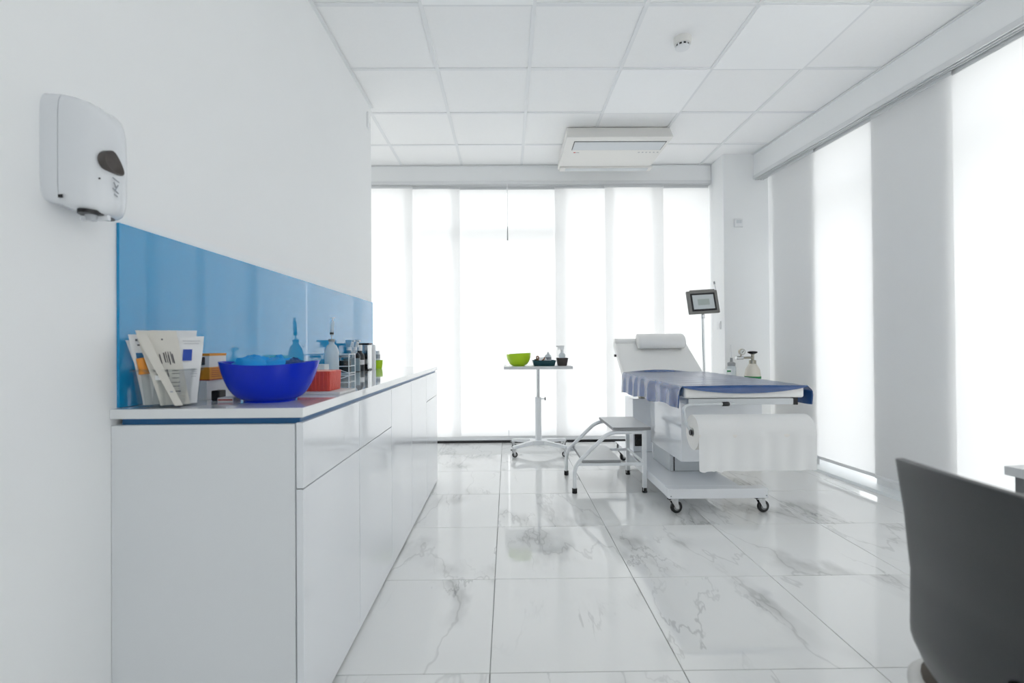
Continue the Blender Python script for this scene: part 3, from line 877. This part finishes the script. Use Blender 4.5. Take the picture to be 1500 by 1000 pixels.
def spray(root, x, y, z, r, h, m, head, dirx=-1, diry=0., clear=None, lvl=.4, tall=.62):
    L = math.hypot(dirx, diry); dx, dy = dirx / L, diry / L
    if clear:
        part(root, 'liquid', G().lathe(x, y, [(r * .88, z + .004), (r * .92, z + .008), (r * .92, z + h * lvl)], 20), clear)
    part(root, 'body', G().lathe(x, y, [(r * .93, z), (r, z + .006), (r, z + h * tall * .8), (r * .72, z + h * tall * .93), (r * .38, z + h * tall), (r * .36, z + h * (tall + .06))], 24), m, ang=50)
    zt = z + h * (tall + .05)
    hd = part(root, 'trigger_head', G().cyl((x, y, zt), (x, y, zt + h * .1), r * .46, r * .40, n=18).hexa(
        [(x + dx * a + -dy * bb, y + dy * a + dx * bb, zz) for zz, a0, a1 in ((zt + h * .1, -.5 * r, .7 * r), (z + h * .985, -.75 * r, 1.25 * r)) for a, bb in ((a0, -.26 * r), (a1, -.26 * r), (a1, .26 * r), (a0, .26 * r))]), head, .002)
    part(hd, 'nozzle', G().cyl((x + dx * 1.2 * r, y + dy * 1.2 * r, z + h * .955), (x + dx * 1.7 * r, y + dy * 1.7 * r, z + h * .955), .2 * r, .16 * r, n=12), head)
    part(hd, 'trigger', G().tube(bend([(x + dx * .75 * r, y + dy * .75 * r, z + h * .93), (x + dx * 1.15 * r, y + dy * 1.15 * r, z + h * .86), (x + dx * 1.0 * r, y + dy * 1.0 * r, z + h * .76)], .01, 4), .13 * r, 8), head)
w = thing('spray_bottle', 'white spray bottle standing in the brown square pot', 'spray bottle', (.508, 4.50, TZ + .005), 'spray bottles')
spray(w, .508, 4.50, TZ + .005, .032, .185, 'frost', 'white', -1)

# ------------------------------------------------------------------ tablet on a stand
t = thing('tablet_stand', 'tablet in a taupe grey case on a thin metal pole behind the couch', 'tablet stand', (1.81, 4.40, 0))
part(t, 'pole', G().cyl((1.815, 4.42, .02), (1.795, 4.42, 1.27), .011, n=16), 'chrome')
part(t, 'foot_plate', G().lathe(1.815, 4.42, [(.10, 0), (.10, .012), (.04, .022), (.02, .03)], 32), 'steelw')
part(t, 'swivel_joint', G().cyl((1.797, 4.42, 1.245), (1.797, 4.42, 1.285), .017, n=16), 'chrome', .002)
def TB(x, y, z):   # tablet frame: tilted and slightly rolled
    R = Matrix.Rotation(math.radians(-4.5), 3, 'Y') @ Matrix.Rotation(math.radians(-9), 3, 'X') @ Matrix.Rotation(math.radians(6), 3, 'Z')
    return tuple(Vector((1.79, 4.40, 1.392)) + R @ Vector((x, y, z)))
cs = part(t, 'tablet_case', G().box(-.148, .148, -.011, .014, -.108, .108, TB), 'tabletgrey', .010, seg=3)
part(cs, 'bezel', G().box(-.118, .118, -.0135, -.010, -.083, .083, TB), 'dark', .001)
scn = part(cs, 'screen', G().box(-.101, .101, -.0155, -.013, -.066, .066, TB), 'screen')
part(cs, 'screen_panel', G().box(-.056, .056, -.0165, -.015, -.030, .026, TB), 'screenbox')
part(cs, 'top_flap', G().box(-.11, .13, -.004, .012, .106, .118, TB), 'tabletgrey', .003)
st = part(t, 'gooseneck', G().tube([TB(.152, .01, -.02), TB(.150, .01, .09), TB(.146, .01, .17)], .0035, 8), 'acgrille')
part(st, 'gooseneck_tip', G().cyl(TB(.146, .01, .165), TB(.146, .01, .19), .008, n=12), 'grey')

# ------------------------------------------------------------------ oxygen cylinders by the column
o = thing('oxygen_cylinder', 'pale beige oxygen cylinder with handwheel valve by the corner column', 'gas cylinder', (2.19, 4.30, 0))
part(o, 'body', G().lathe(2.19, 4.30, [(.060, 0), (.068, .01), (.068, .72), (.060, .78), (.035, .825), (.022, .84)], 32), 'gasbeige', ang=50)
part(o, 'neck_collar', G().lathe(2.19, 4.30, [(.030, .825), (.030, .86), (.018, .865)], 24), 'brass')
part(o, 'valve', G().cyl((2.19, 4.30, .86), (2.19, 4.30, .92), .013, n=14), 'brass')
part(o, 'outlet', G().cyl((2.19, 4.30, .885), (2.10, 4.29, .885), .010, n=12), 'brass')
part(o, 'handwheel', G().lathe(2.19, 4.30, [(.016, .915), (.040, .928), (.042, .938), (.016, .944)], 20), 'dark')
rg = part(o, 'regulator', G().cyl((2.10, 4.29, .885), (2.035, 4.285, .885), .017, n=16), 'chrome', .002)
part(rg, 'gauge', G().cyl((2.075, 4.275, .938), (2.075, 4.245, .938), .027, n=24), 'brass', .002)
part(rg, 'gauge_face', G().cyl((2.075, 4.246, .938), (2.075, 4.243, .938), .022, n=24), 'gaugeface')
part(rg, 'gauge_needle', G().cyl((2.068, 4.2425, .928), (2.085, 4.2425, .950), .002, n=6), 'dark')
part(rg, 'gauge_stem', G().cyl((2.075, 4.283, .885), (2.075, 4.27, .925), .006, n=10), 'brass')
part(o, 'green_label', G().lathe(2.19, 4.30, [(.0686, .70), (.0686, .72)], 32, close=False), 'green')
o = thing('humidifier_jar', 'small clear humidifier jar with white tube beside the oxygen cylinder', 'jar', (1.99, 4.30, 0))
part(o, 'stand_box', G().box(1.93, 2.07, 4.24, 4.38, 0, .72), 'gasbeige', .006)
part(o, 'jar', G().lathe(2.0, 4.30, [(.036, .72), (.038, .73), (.038, .80), (.030, .815)], 24), 'frost')
part(o, 'jar_lid', G().lathe(2.0, 4.30, [(.034, .815), (.034, .84), (.012, .85), (.010, .885)], 24), 'grey')
part(o, 'flow_tube', G().cyl((2.0, 4.30, .88), (1.995, 4.30, 1.0), .007, n=12), 'white')
part(o, 'green_clip', G().box(1.932, 1.965, 4.236, 4.242, .762, .776), 'green')
part(o, 'clip_bracket', G().box(1.928, 1.97, 4.24, 4.30, .72, .785), 'white', .003)

# ------------------------------------------------------------------ things on the worktop
ZW = .857
VX = Vector((.82, .57, 0)); VN = Vector((.57, -.82, 0))      # towards the right / towards the viewer
def slab(pb, pt, w0, w1, th, vx=VX, vn=VN):
    pb, pt = Vector(pb), Vector(pt)
    def sec(p, w, t): return [p - vx * w / 2 - vn * t / 2, p + vx * w / 2 - vn * t / 2, p + vx * w / 2 + vn * t / 2, p - vx * w / 2 + vn * t / 2]
    rows = [(0, w0, .002), (.06, w0, .002), (.14, w0, th), (.5, (w0 + w1) / 2, th * 1.25), (.86, w1, th), (.94, w1, .002), (1, w1 * 1.02, .002)]
    vs = []
    for q, w, tt in rows: vs += sec(pb.lerp(pt, q), w, tt)
    fs = [(3, 2, 1, 0), tuple((len(rows) - 1) * 4 + i for i in range(4))]
    for k in range(len(rows) - 1):
        for i in range(4):
            j = (i + 1) % 4
            fs.append((k * 4 + i, k * 4 + j, (k + 1) * 4 + j, (k + 1) * 4 + i))
    return G().add(vs, fs)
def onslab(pb, pt, w, th, marks):
    """thin printed marks on the viewer's face: (u across -.5...5, v 0..1, du, dv)"""
    pb, pt = Vector(pb), Vector(pt)
    up = (pt - pb)
    g = G()
    for u, v, du, dv in marks:
        cc = pb + up * v + VX * u * w + VN * (th * .64 + .0006)
        a, bb = VX * du * w / 2, up * dv / 2
        e = VN * .0004
        g.hexa([cc - a - bb - e, cc + a - bb - e, cc + a - bb + e, cc - a - bb + e, cc - a + bb - e, cc + a + bb - e, cc + a + bb + e, cc - a + bb + e])
    return g
cx, cy = -.918, 1.318
cup = thing('clear_bin', 'clear plastic tub full of sterile pouches at near end of worktop', 'tub', (cx, cy, ZW))
part(cup, 'tub', tray(cx, cy, ZW, .105, .078, .100, .009, .002), 'clear', smooth=False)
rim = [(cx - .064, cy - .050, ZW + .098), (cx + .064, cy - .050, ZW + .098), (cx + .064, cy + .050, ZW + .098), (cx - .064, cy + .050, ZW + .098), (cx - .064, cy - .050, ZW + .098)]
part(cup, 'rim', G().tube(rim, .003, 8), 'clear')
gp = 'sterile pouches in the clear tub'
def pouch(label, pb, pt, w0, w1, th, m, marks, inkm='ink', extra=None):
    r = thing('sterile_pouch', label, 'pouch', pb, gp)
    part(r, 'packet', slab(pb, pt, w0, w1, th), m, ang=25)
    if marks: part(r, 'print', onslab(pb, pt, (w0 + w1) / 2, th, marks), inkm, smooth=False)
    for (m2, mk) in (extra or []):
        part(r, 'colour_print', onslab(pb, pt, (w0 + w1) / 2, th, mk), m2, smooth=False)
zb = ZW + .006
pouch('largest beige sterile pouch with grey printing, at the front of the tub', (-.884, 1.296, zb), (-.928, 1.286, 1.060), .066, .086, .010, 'pouch',
      [(-.2 + .12 * k, .62 + .05 * ((k * 7) % 3 - 1) * .3, .03, .13) for k in range(5)] + [(.1 + .07 * k, .64, .02, .15) for k in range(3)] + [(-.15, .46, .35, .008), (-.15, .41, .3, .008), (-.22, .36, .03, .09), (.02, .43, .03, .10), (.25, .46, .18, .007), (.24, .42, .22, .007), (.2, .36, .2, .007), (.15, .30, .28, .007), (.15, .25, .22, .007), (.12, .18, .26, .012), (.1, .88, .05, .02)], 'ink')
pouch('narrow pale sterile strip leaning across the front of the tub', (-.862, 1.276, zb), (-.944, 1.258, 1.045), .018, .023, .004, 'pouch', [(0, .2, .3, .02)], 'inkpale')
pouch('white sterile pouch with a blue square label at right of the tub', (-.872, 1.325, zb), (-.866, 1.335, 1.045), .044, .056, .007, 'pouchw',
      [(0, .93, .8, .006), (0, .89, .7, .006), (.2, .5, .3, .006), (.2, .47, .25, .006), (.2, .44, .3, .006), (.2, .40, .22, .006)], 'inkpale', [('blueprint', [(-.15, .72, .42, .17)])])
pouch('white sterile pouch with crimped top standing at the back of the tub', (-.925, 1.345, zb), (-.925, 1.35, 1.062), .080, .105, .006, 'pouchw', None)
pouch('clear film pouch with black printing and blue band at left of tub', (-.950, 1.300, zb), (-.975, 1.290, 1.050), .036, .046, .006, 'pouchw',
      [(-.2, .92, .12, .03), (.05, .90, .14, .03), (.25, .93, .1, .03), (-.1, .85, .2, .02), (.2, .84, .15, .02)], 'ink', [('skyprint', [(.05, .66, .8, .16)])])
pouch('film pouch with faint blue print furthest left in the tub', (-.955, 1.325, zb), (-.998, 1.302, 1.035), .030, .036, .004, 'pouchw', [(0, .85, .5, .02)], 'inkpale', [('skyprint', [(.0, .62, .8, .15)])])
w = thing('orange_capped_tube', 'clear sample tube with orange cap leaning in the tub', 'tube', (-.950, 1.285, zb))
part(w, 'tube', G().cyl((-.948, 1.288, zb), (-.957, 1.282, .958), .0085, n=16), 'clear')
part(w, 'cap', G().cyl((-.957, 1.282, .955), (-.962, 1.279, .988), .0115, n=16), 'ocap', .001)
part(w, 'collar', G().cyl((-.956, 1.282, .945), (-.957, 1.282, .956), .0125, n=16), 'ocap')
for k, (x0, x1) in enumerate(((-.925, -.918), (-.908, -.910))):
    w = thing('sample_tube', ['clear plastic sample tube upright in the middle of the tub', 'clear plastic sample tube right of another in the tub'][k], 'tube', (x0, 1.281, zb), 'clear sample tubes in the tub')
    part(w, 'tube', G().cyl((x0, 1.281, zb), (x1, 1.279, .935), .0075, n=14), 'clear')
    part(w, 'stopper', G().cyl((x1, 1.279, .930), (x1, 1.279, .942), .0085, n=14), 'white')
# cartons
def crot(cx, cy, an):
    ca, sa = math.cos(an), math.sin(an)
    return lambda x, y, z: (cx + x * ca - y * sa, cy + x * sa + y * ca, z)
c1 = thing('white_carton', 'plain white carton lying under the amber medicine carton', 'box', (-.943, 1.54, ZW))
part(c1, 'carton', G().box(-.985, -.901, 1.457, 1.625, ZW, ZW + .057), 'card', .001)
part(c1, 'lid_flap', G().box(-.9855, -.9005, 1.4565, 1.6255, ZW + .048, ZW + .0505), 'card')
z2 = ZW + .0575
c2 = thing('amber_carton', 'white and amber medicine carton with barcode on the white carton', 'box', (-.918, 1.51, z2))
part(c2, 'carton', G().box(-.936, -.898, 1.465, 1.552, z2, z2 + .081), 'card', .001)
part(c2, 'amber_band', G().box(-.9364, -.8976, 1.4646, 1.5524, z2 + .002, z2 + .040).box(-.9364, -.8976, 1.4646, 1.5524, z2 + .074, z2 + .0814), 'orange')
part(c2, 'red_stripe', G().box(-.9367, -.8973, 1.4643, 1.5527, z2 + .0, z2 + .003), 'redp')
g = G()
for k in range(7): g.box(-.926 + k * .0022, -.9247 + k * .0022, 1.4638, 1.465, z2 + .047, z2 + .071)
part(c2, 'barcode', g, 'ink', smooth=False)
g = G()
for k in range(5): g.box(-.8976, -.8968, 1.474, 1.535 - .008 * (k % 3), z2 + .010 + k * .006, z2 + .0114 + k * .006)
part(c2, 'text_lines', g, 'redp', smooth=False)
c3 = thing('red_striped_carton', 'slim white carton with dark red band left of the amber carton', 'box', (-.956, 1.49, z2))
part(c3, 'carton', G().box(-.968, -.942, 1.468, 1.54, z2, z2 + .074), 'card', .001)
part(c3, 'red_band', G().box(-.9683, -.9417, 1.4677, 1.5403, z2 + .056, z2 + .070), 'redp')
c4 = thing('cable_block', 'small white block with black clip behind the blue bowl', 'block', (-.80, 1.44, ZW))
part(c4, 'block', G().box(-.836, -.790, 1.400, 1.440, ZW, ZW + .012), 'card', .002)
part(c4, 'clip', G().box(-.872, -.848, 1.43, 1.465, ZW, ZW + .030), 'dark', .003)
part(c4, 'red_line', G().box(-.834, -.792, 1.3995, 1.401, ZW + .004, ZW + .008), 'redp')
# big blue bowl with wavy rim
bcx, bcy = -.697, 1.425
BH, BR = .112, .128
def brim(tt, z):
    k = ((z - ZW) / BH) ** 2
    return k * (.005 * math.cos(2 * tt - .4))
g = bowl(bcx, bcy, ZW, BR, BH, .070, .003, 64, brim, sy=.86)
for i, p in enumerate(g.v):       # pointed spouts at both ends
    dx = (p[0] - bcx) / BR; k = max(0, (p[2] - ZW) / BH) ** 2
    g.v[i] = (p[0] + .012 * k * dx * abs(dx) ** 3, p[1], p[2])
bb = tag(link('blue_bowl', mesh(g, 'bluebowl', (bcx, bcy, ZW), ang=60, name='blue_bowl'), None, (bcx, bcy, ZW)), 'large cobalt blue plastic bowl near the front of the worktop', 'bowl')
def crumple(c, r, sx, sy, sz, seed, amp=.25, nu=22, nv=14):
    rnd = random.Random(seed)
    ws = [(rnd.uniform(2, 7), rnd.uniform(2, 7), rnd.uniform(0, 6), rnd.uniform(.4, 1)) for _ in range(6)]
    def f(u, v):
        t, ph = 2 * math.pi * u, math.pi * v
        d = sum(q[3] * math.sin(round(q[0]) * t + q[2]) * math.sin(q[1] * ph + q[2]) for q in ws) / 3
        d = abs(d) * 1.6 - .4
        rr = r * (1 + amp * d)
        return (c[0] + rr * sx * math.sin(ph) * math.cos(t), c[1] + rr * sy * math.sin(ph) * math.sin(t), c[2] + rr * sz * math.cos(ph))
    return G().grid(f, nu, nv)
zr = ZW + .094
for k, (x, y, r, sx, sy, sz, m, lab) in enumerate([
        (-.740, 1.415, .050, 1.25, 1.0, .75, 'glove', 'crumpled bright blue glove heaped at the left of the bowl'),
        (-.682, 1.430, .046, 1.2, 1.0, .70, 'glove', 'crumpled bright blue glove in the middle of the bowl'),
        (-.634, 1.435, .038, 1.1, 1.0, .68, 'glovedark', 'dark blue wrapped bundle at the right of the bowl'),
        (-.705, 1.470, .043, 1.5, .8, .60, 'glove', 'crumpled blue glove at the back of the bowl'),
        (-.790, 1.425, .025, 1.0, 1.0, .7, 'glovedark', 'dark blue wrapped bundle at far left of the bowl')]):
    solo('crumpled_glove' if m == 'glove' else 'wrapped_bundle', crumple((x, y, zr), r, sx, sy, sz, 11 + k), m, lab, 'glove' if m == 'glove' else 'bundle', (x, y, zr - r * sz * .6), group='blue wrapped supplies in the blue bowl', ang=70)
# coral ribbed box on a tray
F5 = crot(-.622, 1.64, math.radians(-3))
solo('white_tray', G().box(-.062, .078, -.055, .085, ZW, ZW + .009, F5), 'card', 'thin white tray under the coral red box', 'tray', (-.61, 1.64, ZW), .002)
cr = thing('coral_box', 'coral red ribbed plastic box on a white tray near worktop edge', 'box', (-.642, 1.64, ZW + .009))
zc = ZW + .0095
part(cr, 'box', tray(-.642, 1.655, zc, .105, .105, .066, .003, .003), 'coral', .001)
part(cr, 'paper_liner', G().hexa([(-.69, 1.61, zc + .05), (-.60, 1.61, zc + .05), (-.595, 1.70, zc + .05), (-.69, 1.70, zc + .05), (-.685, 1.612, zc + .0665), (-.63, 1.62, zc + .060), (-.60, 1.70, zc + .0655), (-.68, 1.70, zc + .0655)]), 'corallid')
rib = mesh(G().hexa([(-.0035, -.0022, 0), (.0035, -.0022, 0), (.0035, .0022, 0), (-.0035, .0022, 0), (-.0035, -.0048, .064), (.0035, -.0048, .064), (.0035, .0, .064), (-.0035, .0, .064)]), 'coral', (0, 0, 0), .0006, 1, name='rib')
for k in range(8):
    link('rib', rib, cr, Vector((-.642 - .046 + k * .0131, 1.6025, zc)) - ORG[cr.name])
for k in range(8):
    q = link('rib', rib, cr, Vector((-.642 + .0525, 1.655 - .046 + k * .0131, zc)) - ORG[cr.name])
    q.rotation_euler = (0, 0, math.pi / 2)
# white small carton pair behind the coral box
for k, (x, y) in enumerate(((-.905, 2.24), (-.862, 2.26))):
    solo('small_carton', G().box(x - .02, x + .02, y - .03, y + .03, ZW, ZW + .075), 'card', ['small white carton standing against the splashback behind the blue bowl', 'small white carton right of its twin behind the coral box'][k], 'box', (x, y, ZW), .0015, 'small white cartons')
# frosted bottle with a syringe in it
w = thing('frosted_bottle', 'frosted plastic bottle behind the coral box with syringe in its neck', 'bottle', (-.92, 2.54, ZW))
r = .036
part(w, 'body', G().lathe(-.92, 2.54, [(r * .95, ZW), (r, ZW + .006), (r, ZW + .125), (r * .93, ZW + .142), (r * .7, ZW + .160), (r * .40, ZW + .170), (r * .38, ZW + .185)], 28), 'frost', ang=50)
part(w, 'liquid', G().lathe(-.92, 2.54, [(r * .9, ZW + .004), (r * .93, ZW + .01), (r * .93, ZW + .075)], 24), 'frost')
part(w, 'neck_ring', G().lathe(-.92, 2.54, [(r * .46, ZW + .182), (r * .46, ZW + .194), (r * .2, ZW + .196)], 24), 'grey')
w = thing('syringe', 'syringe with black plunger standing in the frosted bottle', 'syringe', (-.92, 2.54, ZW + .196))
zs = ZW + .197
part(w, 'needle_hub', G().cyl((-.92, 2.54, zs), (-.919, 2.54, zs + .02), .0025, .004, n=10), 'white')
part(w, 'barrel', G().cyl((-.919, 2.54, zs + .02), (-.915, 2.54, zs + .092), .0095, n=18), 'frost')
part(w, 'plunger_seal', G().cyl((-.9188, 2.54, zs + .023), (-.9183, 2.54, zs + .033), .0098, n=18), 'dark')
part(w, 'plunger_rod', G().cyl((-.915, 2.54, zs + .092), (-.914, 2.54, zs + .108), .0045, n=10), 'white')
part(w, 'plunger_flange', G().cyl((-.914, 2.54, zs + .108), (-.914, 2.54, zs + .111), .012, n=18), 'white')
# wire rack with a dark jar
w = thing('wire_rack', 'small white wire rack between frosted bottle and spray bottles', 'rack', (-.93, 2.77, ZW))
for x in (-.972, -.888):
    for y in (2.715, 2.825):
        part(w, 'post', G().cyl((x, y, ZW), (x, y, ZW + .115), .0028, n=8), 'steelw')
for z in (.006, .045, .112):
    part(w, 'wire_ring', G().tube([(-.972, 2.715, ZW + z), (-.888, 2.715, ZW + z), (-.888, 2.825, ZW + z), (-.972, 2.825, ZW + z), (-.972, 2.715, ZW + z)], .0024, 8), 'steelw')
part(w, 'brace_wire', G().cyl((-.972, 2.7135, ZW + .035), (-.888, 2.7135, ZW + .008), .0024, n=8), 'steelw')
w = thing('dark_jar', 'clear jar of dark grey contents inside the wire rack', 'jar', (-.93, 2.77, ZW))
part(w, 'contents', G().lathe(-.93, 2.77, [(.030, ZW + .010), (.033, ZW + .015), (.033, ZW + .075)], 20), 'dark')
part(w, 'glass', G().lathe(-.93, 2.77, [(.033, ZW + .008), (.0355, ZW + .012), (.0355, ZW + .085), (.028, ZW + .095)], 24), 'clear2')
part(w, 'lid', G().lathe(-.93, 2.77, [(.030, ZW + .094), (.030, ZW + .106)], 20), 'grey')
for k, (x, y, lab) in enumerate(((-.948, 2.905, 'clear spray bottle with white trigger just behind the wire rack'), (-.945, 2.995, 'clear spray bottle with white trigger next to the black bottle'))):
    w = thing('spray_bottle', lab, 'spray bottle', (x, y, ZW), 'spray bottles')
    spray(w, x, y, ZW, .036, .198, 'clear2', 'white', .75, -.65, 'liquid', .42)
w = thing('black_bottle', 'black bottle with white label beside the steel dispenser', 'bottle', (-.94, 3.085, ZW))
part(w, 'body', G().lathe(-.94, 3.085, [(.027, ZW), (.029, ZW + .005), (.029, ZW + .10), (.014, ZW + .118), (.013, ZW + .13)], 24), 'dark', ang=50)
part(w, 'cap', G().lathe(-.94, 3.085, [(.016, ZW + .128), (.016, ZW + .165)], 20), 'white')
part(w, 'label', G().lathe(-.94, 3.085, [(.0294, ZW + .04), (.0294, ZW + .07)], 24, close=False), 'card')
w = thing('steel_dispenser', 'brushed steel square dispenser with dark lid near worktop end', 'dispenser', (-.945, 3.20, ZW))
part(w, 'body', G().box(-.983, -.906, 3.165, 3.245, ZW + .004, ZW + .168), 'chrome', .008, seg=3)
part(w, 'lid', G().box(-.986, -.903, 3.162, 3.248, ZW + .168, ZW + .177), 'dark', .003)
for x in (-.968, -.922):
    part(w, 'foot_button', G().cyl((x, 3.166, ZW + .014), (x, 3.160, ZW + .014), .0105, n=14), 'dark')
part(w, 'base', G().box(-.983, -.906, 3.165, 3.245, ZW, ZW + .004), 'dark')
solo('white_canister', G().lathe(-.925, 3.30, [(.026, ZW), (.028, ZW + .005), (.028, ZW + .155), (.024, ZW + .165), (.010, ZW + .168)], 24), 'white', 'plain white canister between steel dispenser and green cup', 'canister', (-.925, 3.30, ZW), ang=50)
solo('green_cup', bowl(-.910, 3.41, ZW, .032, .058, .026, .002, 28), 'lime', 'small lime green cup at the far end of the worktop', 'cup', (-.910, 3.41, ZW), ang=60)
w = thing('labelled_bottle', 'slim white bottle with grey label standing in the green cup', 'bottle', (-.912, 3.41, ZW + .007))
part(w, 'body', G().lathe(-.914, 3.41, [(.016, ZW + .007), (.0175, ZW + .010), (.0175, ZW + .108), (.014, ZW + .112)], 20), 'white', ang=50)
part(w, 'label', G().lathe(-.914, 3.41, [(.0178, ZW + .070), (.0178, ZW + .098)], 20, close=False), 'inkpale')
part(w, 'cap', G().lathe(-.914, 3.41, [(.0145, ZW + .111), (.0145, ZW + .124)], 20), 'white')

# ------------------------------------------------------------------ office chair in the foreground
ch = thing('office_chair', 'dark grey shell-back office chair in the right foreground', 'chair', (.90, .58, 0))
def shell(off):
    def f(u, v):
        # u from far edge (y=.80) to near edge, v from top to bottom
        zc_ = .822 - .372 * v
        prof = [(0, .645), (.25, .663), (.5, .672), (.75, .666), (.88, .675), (1, .715)]
        for (a, xa), (bq, xb) in zip(prof, prof[1:]):
            if a <= v <= bq:
                k = (v - a) / (bq - a); k = k * k * (3 - 2 * k) if v > .7 else k
                x = xa + (xb - xa) * k; break
        half = .225 - (.055 * max(0, (v - .78) / .22) ** 1.6) + .006 * math.sin(math.pi * min(1, v / .75))
        w = 2 * u - 1
        y = .577 - w * half
        bow = .050 * (1 - w * w)
        z = zc_ + .012 * (1 - w * w) * (1 - v)
        return (x - bow + off, y, z)
    return f
g = G(); nu, nv = 28, 26
A_, B_ = shell(0), shell(.016)
vs = [A_(i / nu, j / nv) for j in range(nv + 1) for i in range(nu + 1)] + [B_(i / nu, j / nv) for j in range(nv + 1) for i in range(nu + 1)]
K = (nu + 1) * (nv + 1)
fs = []
def idx(i, j): return j * (nu + 1) + i
for j in range(nv):
    for i in range(nu):
        q = (idx(i, j), idx(i + 1, j), idx(i + 1, j + 1), idx(i, j + 1))
        fs.append(q); fs.append(tuple(K + t for t in reversed(q)))
for i in range(nu):
    fs.append((idx(i, 0), K + idx(i, 0), K + idx(i + 1, 0), idx(i + 1, 0)))
    fs.append((idx(i, nv), idx(i + 1, nv), K + idx(i + 1, nv), K + idx(i, nv)))
for j in range(nv):
    fs.append((idx(0, j), idx(0, j + 1), K + idx(0, j + 1), K + idx(0, j)))
    fs.append((idx(nu, j), K + idx(nu, j), K + idx(nu, j + 1), idx(nu, j + 1)))
g.add(vs, fs)
part(ch, 'backrest', g, 'chair', .003, ang=60)
def sround(x0, x1, y0, y1, z0, z1, e=5, n=48):
    g = G(); vs = []; cx_, cy_ = (x0 + x1) / 2, (y0 + y1) / 2
    lev = [(z0, .94), (z0 + (z1 - z0) * .3, 1), (z0 + (z1 - z0) * .7, 1), (z1, .95)]
    for z, k in lev:
        for i in range(n):
            a = 2 * math.pi * i / n
            vs.append((cx_ + k * (x1 - x0) / 2 * math.copysign(abs(math.cos(a)) ** (2 / e), math.cos(a)), cy_ + k * (y1 - y0) / 2 * math.copysign(abs(math.sin(a)) ** (2 / e), math.sin(a)), z))
    fs = [(j * n + i, j * n + (i + 1) % n, (j + 1) * n + (i + 1) % n, (j + 1) * n + i) for j in range(3) for i in range(n)]
    fs += [tuple(range(n - 1, -1, -1)), tuple(3 * n + i for i in range(n))]
    return g.add(vs, fs)
part(ch, 'seat_shell', sround(.645, 1.10, .30, .872, .428, .458, 4), 'seatrim', ang=60)
part(ch, 'seat_pad', sround(.659, 1.086, .314, .856, .452, .4665, 4), 'seatpad', ang=60)
part(ch, 'gas_column', G().cyl((.88, .577, .10), (.88, .577, .43), .024), 'chrome')
for k in range(5):
    t_ = 2 * math.pi * k / 5 + .3
    e = (.88 + .27 * math.cos(t_), .577 + .27 * math.sin(t_))
    lg_ = part(ch, 'base_leg', G().cyl((.88, .577, .105), (e[0], e[1], .075), .022, .014, n=14), 'dark')
    part(lg_, 'castor_wheel', G().cyl((e[0] - .02 * math.sin(t_), e[1] + .02 * math.cos(t_), .028), (e[0] + .02 * math.sin(t_), e[1] - .02 * math.cos(t_), .028), .028, n=20), 'rubber', .004)
    part(lg_, 'castor_stem', G().cyl((e[0], e[1], .04), (e[0], e[1], .08), .007, n=10), 'chrome')
part(ch, 'back_bracket', G().tube(bend([(.88, .577, .40), (.70, .577, .40), (.622, .577, .46), (.615, .577, .60)], .05), .012, 10), 'dark')

# ------------------------------------------------------------------ desk at the right edge
FD = crot(1.088, 1.053, math.radians(8))
dk = thing('desk', 'white-topped desk corner with dark panel at the right edge', 'desk', (1.4, .6, 0))
part(dk, 'desk_top', G().box(0, .70, -1.3, .0, .722, .742, FD), 'desk', .002)
part(dk, 'end_panel', G().box(.012, .68, -.03, -.012, .0, .722, FD), 'deskdark', .001)
part(dk, 'modesty_panel', G().box(.60, .618, -1.27, -.03, .25, .722, FD), 'deskdark', .001)
part(dk, 'end_panel', G().box(.012, .68, -1.288, -1.27, .0, .722, FD), 'deskdark', .001)
